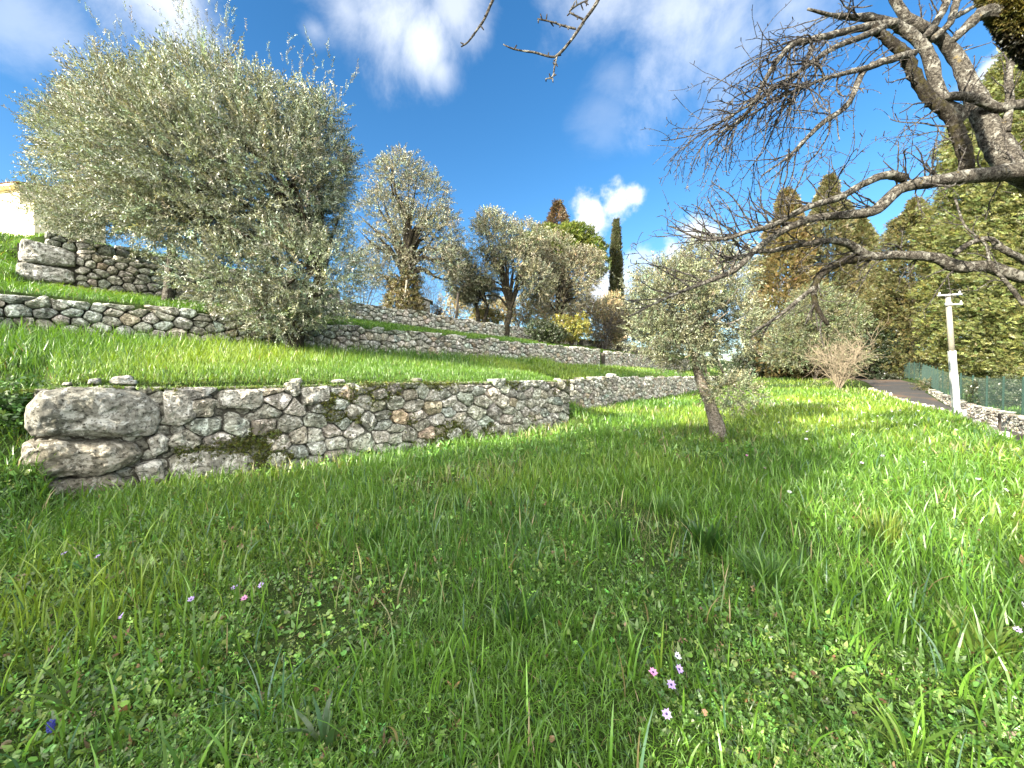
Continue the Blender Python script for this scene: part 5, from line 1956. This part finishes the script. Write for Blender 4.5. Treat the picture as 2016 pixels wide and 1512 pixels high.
PET = {'white': (.78, .76, .82), 'lilac': (.52, .38, .72), 'pink': (.70, .30, .52), 'blue': (.06, .07, .34)}
FLOW = [
    (114, 1113, 'lilac', 'lilac anemone on its own at the far left of the near lawn'), (180, 1120, 'lilac', 'pale lilac flower just right of the far left anemone'),
    (245, 1253, 'lilac', 'lilac anemone in the left foreground below the far left pair'), (387, 1212, 'lilac', 'violet anemone beside the tall wheat-like shoot'),
    (467, 1176, 'lilac', 'lilac anemone, left one of the close pair below the dark tuft'), (515, 1182, 'lilac', 'lilac anemone, right one of the close pair below the dark tuft'),
    (476, 1212, 'pink', 'small pink anemone under the lilac pair'), (120, 1460, 'blue', 'deep blue grape hyacinth near the bottom left corner'),
    (1326, 1348, 'white', 'white half-closed anemone, upper one of the foreground cluster'), (1345, 1370, 'lilac', 'pale lilac anemone, right one of the foreground cluster'),
    (1283, 1368, 'pink', 'pink anemone, left one of the foreground cluster'), (1312, 1398, 'lilac', 'lilac anemone in the middle of the foreground cluster'),
    (1306, 1442, 'lilac', 'lilac anemone, lowest of the foreground cluster'), (1977, 980, 'white', 'white anemone at the right edge in the sun'),
    (2008, 1220, 'white', 'bluish white flower cut by the right edge'), (1980, 1270, 'lilac', 'lilac anemone above the fern-like weed'),
    (1472, 905, 'pink', 'pink anemone right of the young olive trunk'), (1503, 927, 'pink', 'pink anemone slightly in front of the one by the olive'),
    (1555, 978, 'white', 'small white flower above the arching tussock'), (1697, 915, 'lilac', 'lilac anemone left of the sunlit pair'),
    (1742, 905, 'lilac', 'pale lilac anemone, left one of the sunlit pair'), (1808, 911, 'white', 'white anemone, right one of the sunlit pair'), (1920, 952, 'white', 'white anemone between sunlit pair and right edge'),
]
rng = np.random.default_rng(41)
PETT = [petal_mesh(rng) for _ in range(4)]
M['pollen'] = plain('dark_anther', (.06, .05, .12), .9, 40, .1, .3)
M['stem_green'] = plain('flower_stem', (.08, .13, .03), .8, 40, .1, .3)


def flower_mesh(kind, rng, b, h, face, size):
    hd = b + np.array([rng.normal(0, .02), rng.normal(0, .02), h])
    mp, mc, ms = MB(), MB(), MB()
    if kind == 'blue':
        for q in range(40):
            a = q * 2.4
            c = hd + np.array([math.cos(a) * .008, math.sin(a) * .008, -.001 * q])
            tube(mp, [c, c + np.array([math.cos(a) * .004, math.sin(a) * .004, -.003])], [.004, .003], 5, col=PET[kind])
    else:
        scatter(mp, PETT[rng.integers(0, 4)], hd[None], np.array([face]), size, np.array([rng.uniform(0, 6)]), np.array([PET[kind]]) * rng.uniform(.85, 1.1))
        f = np.array(face) / np.linalg.norm(face)
        tube(mc, [hd + f * .001, hd + f * .005, hd + f * .007], [.005 * size, .004 * size, .001], 7)
    tube(ms, spline([b - np.array([0, 0, .01]), b * .5 + hd * .5 + np.array([.008, 0, 0]), hd], 6), .0016, 4)
    return mp, mc, ms


for (px, py, kind, lab) in FLOW:
    b = ground_at(px, py + 12)
    root = thing('grape_hyacinth' if kind == 'blue' else 'anemone', b, lab, 'flower', 'wild flowers in the lawn')
    face = np.array([rng.normal(0, .3), -.5 + rng.normal(0, .2), .8])
    mp, mc, ms = flower_mesh(kind, rng, b, rng.uniform(.10, .15), face, 1.05 if b[1] < 4 else 1.35)
    mp.build('petals', M['petal'], root)
    if mc.V: mc.build('flower_centre', M['pollen'], root)
    ms.build('stem', M['stem_green'], root)
# the far white anemones that nothing tells apart
far = [(1565, 822), (1590, 818), (1612, 800), (1650, 798), (1700, 822), (1725, 830), (1738, 826), (1755, 820), (1770, 816), (1790, 815), (1805, 818), (1818, 812), (1832, 818), (1846, 816), (1680, 838), (1716, 845),
       (1762, 843), (1802, 848), (1545, 795), (1575, 790), (1610, 780), (1640, 785), (1520, 800), (1500, 790), (1745, 858), (1590, 862), (1582, 880), (1680, 870), (1530, 842), (1860, 838), (1880, 860), (1640, 850)]
mesh_cache = None
for (px, py) in far:
    b = ground_at(px + rng.uniform(-5, 5), py + rng.uniform(-3, 3))
    root = thing('anemone', b, 'small white anemone in the sunny lawn in front of the white pole and the drive', 'flower', 'white anemones in the far lawn')
    root.rotation_euler = (0, 0, rng.uniform(-1, 1))
    if mesh_cache is None:
        mp, mc, ms = flower_mesh('white', rng, np.zeros(3), .15, np.array([-.2, -.4, .8]), 1.7)
        mesh_cache = [(n_, m_.mesh(n_, M[k2])) for n_, m_, k2 in (('petals', mp, 'petal'), ('flower_centre', mc, 'pollen'), ('stem', ms, 'stem_green'))]
    for n_, me in mesh_cache:
        o = bpy.data.objects.new(n_, me)
        scene.collection.objects.link(o)
        o.parent = root
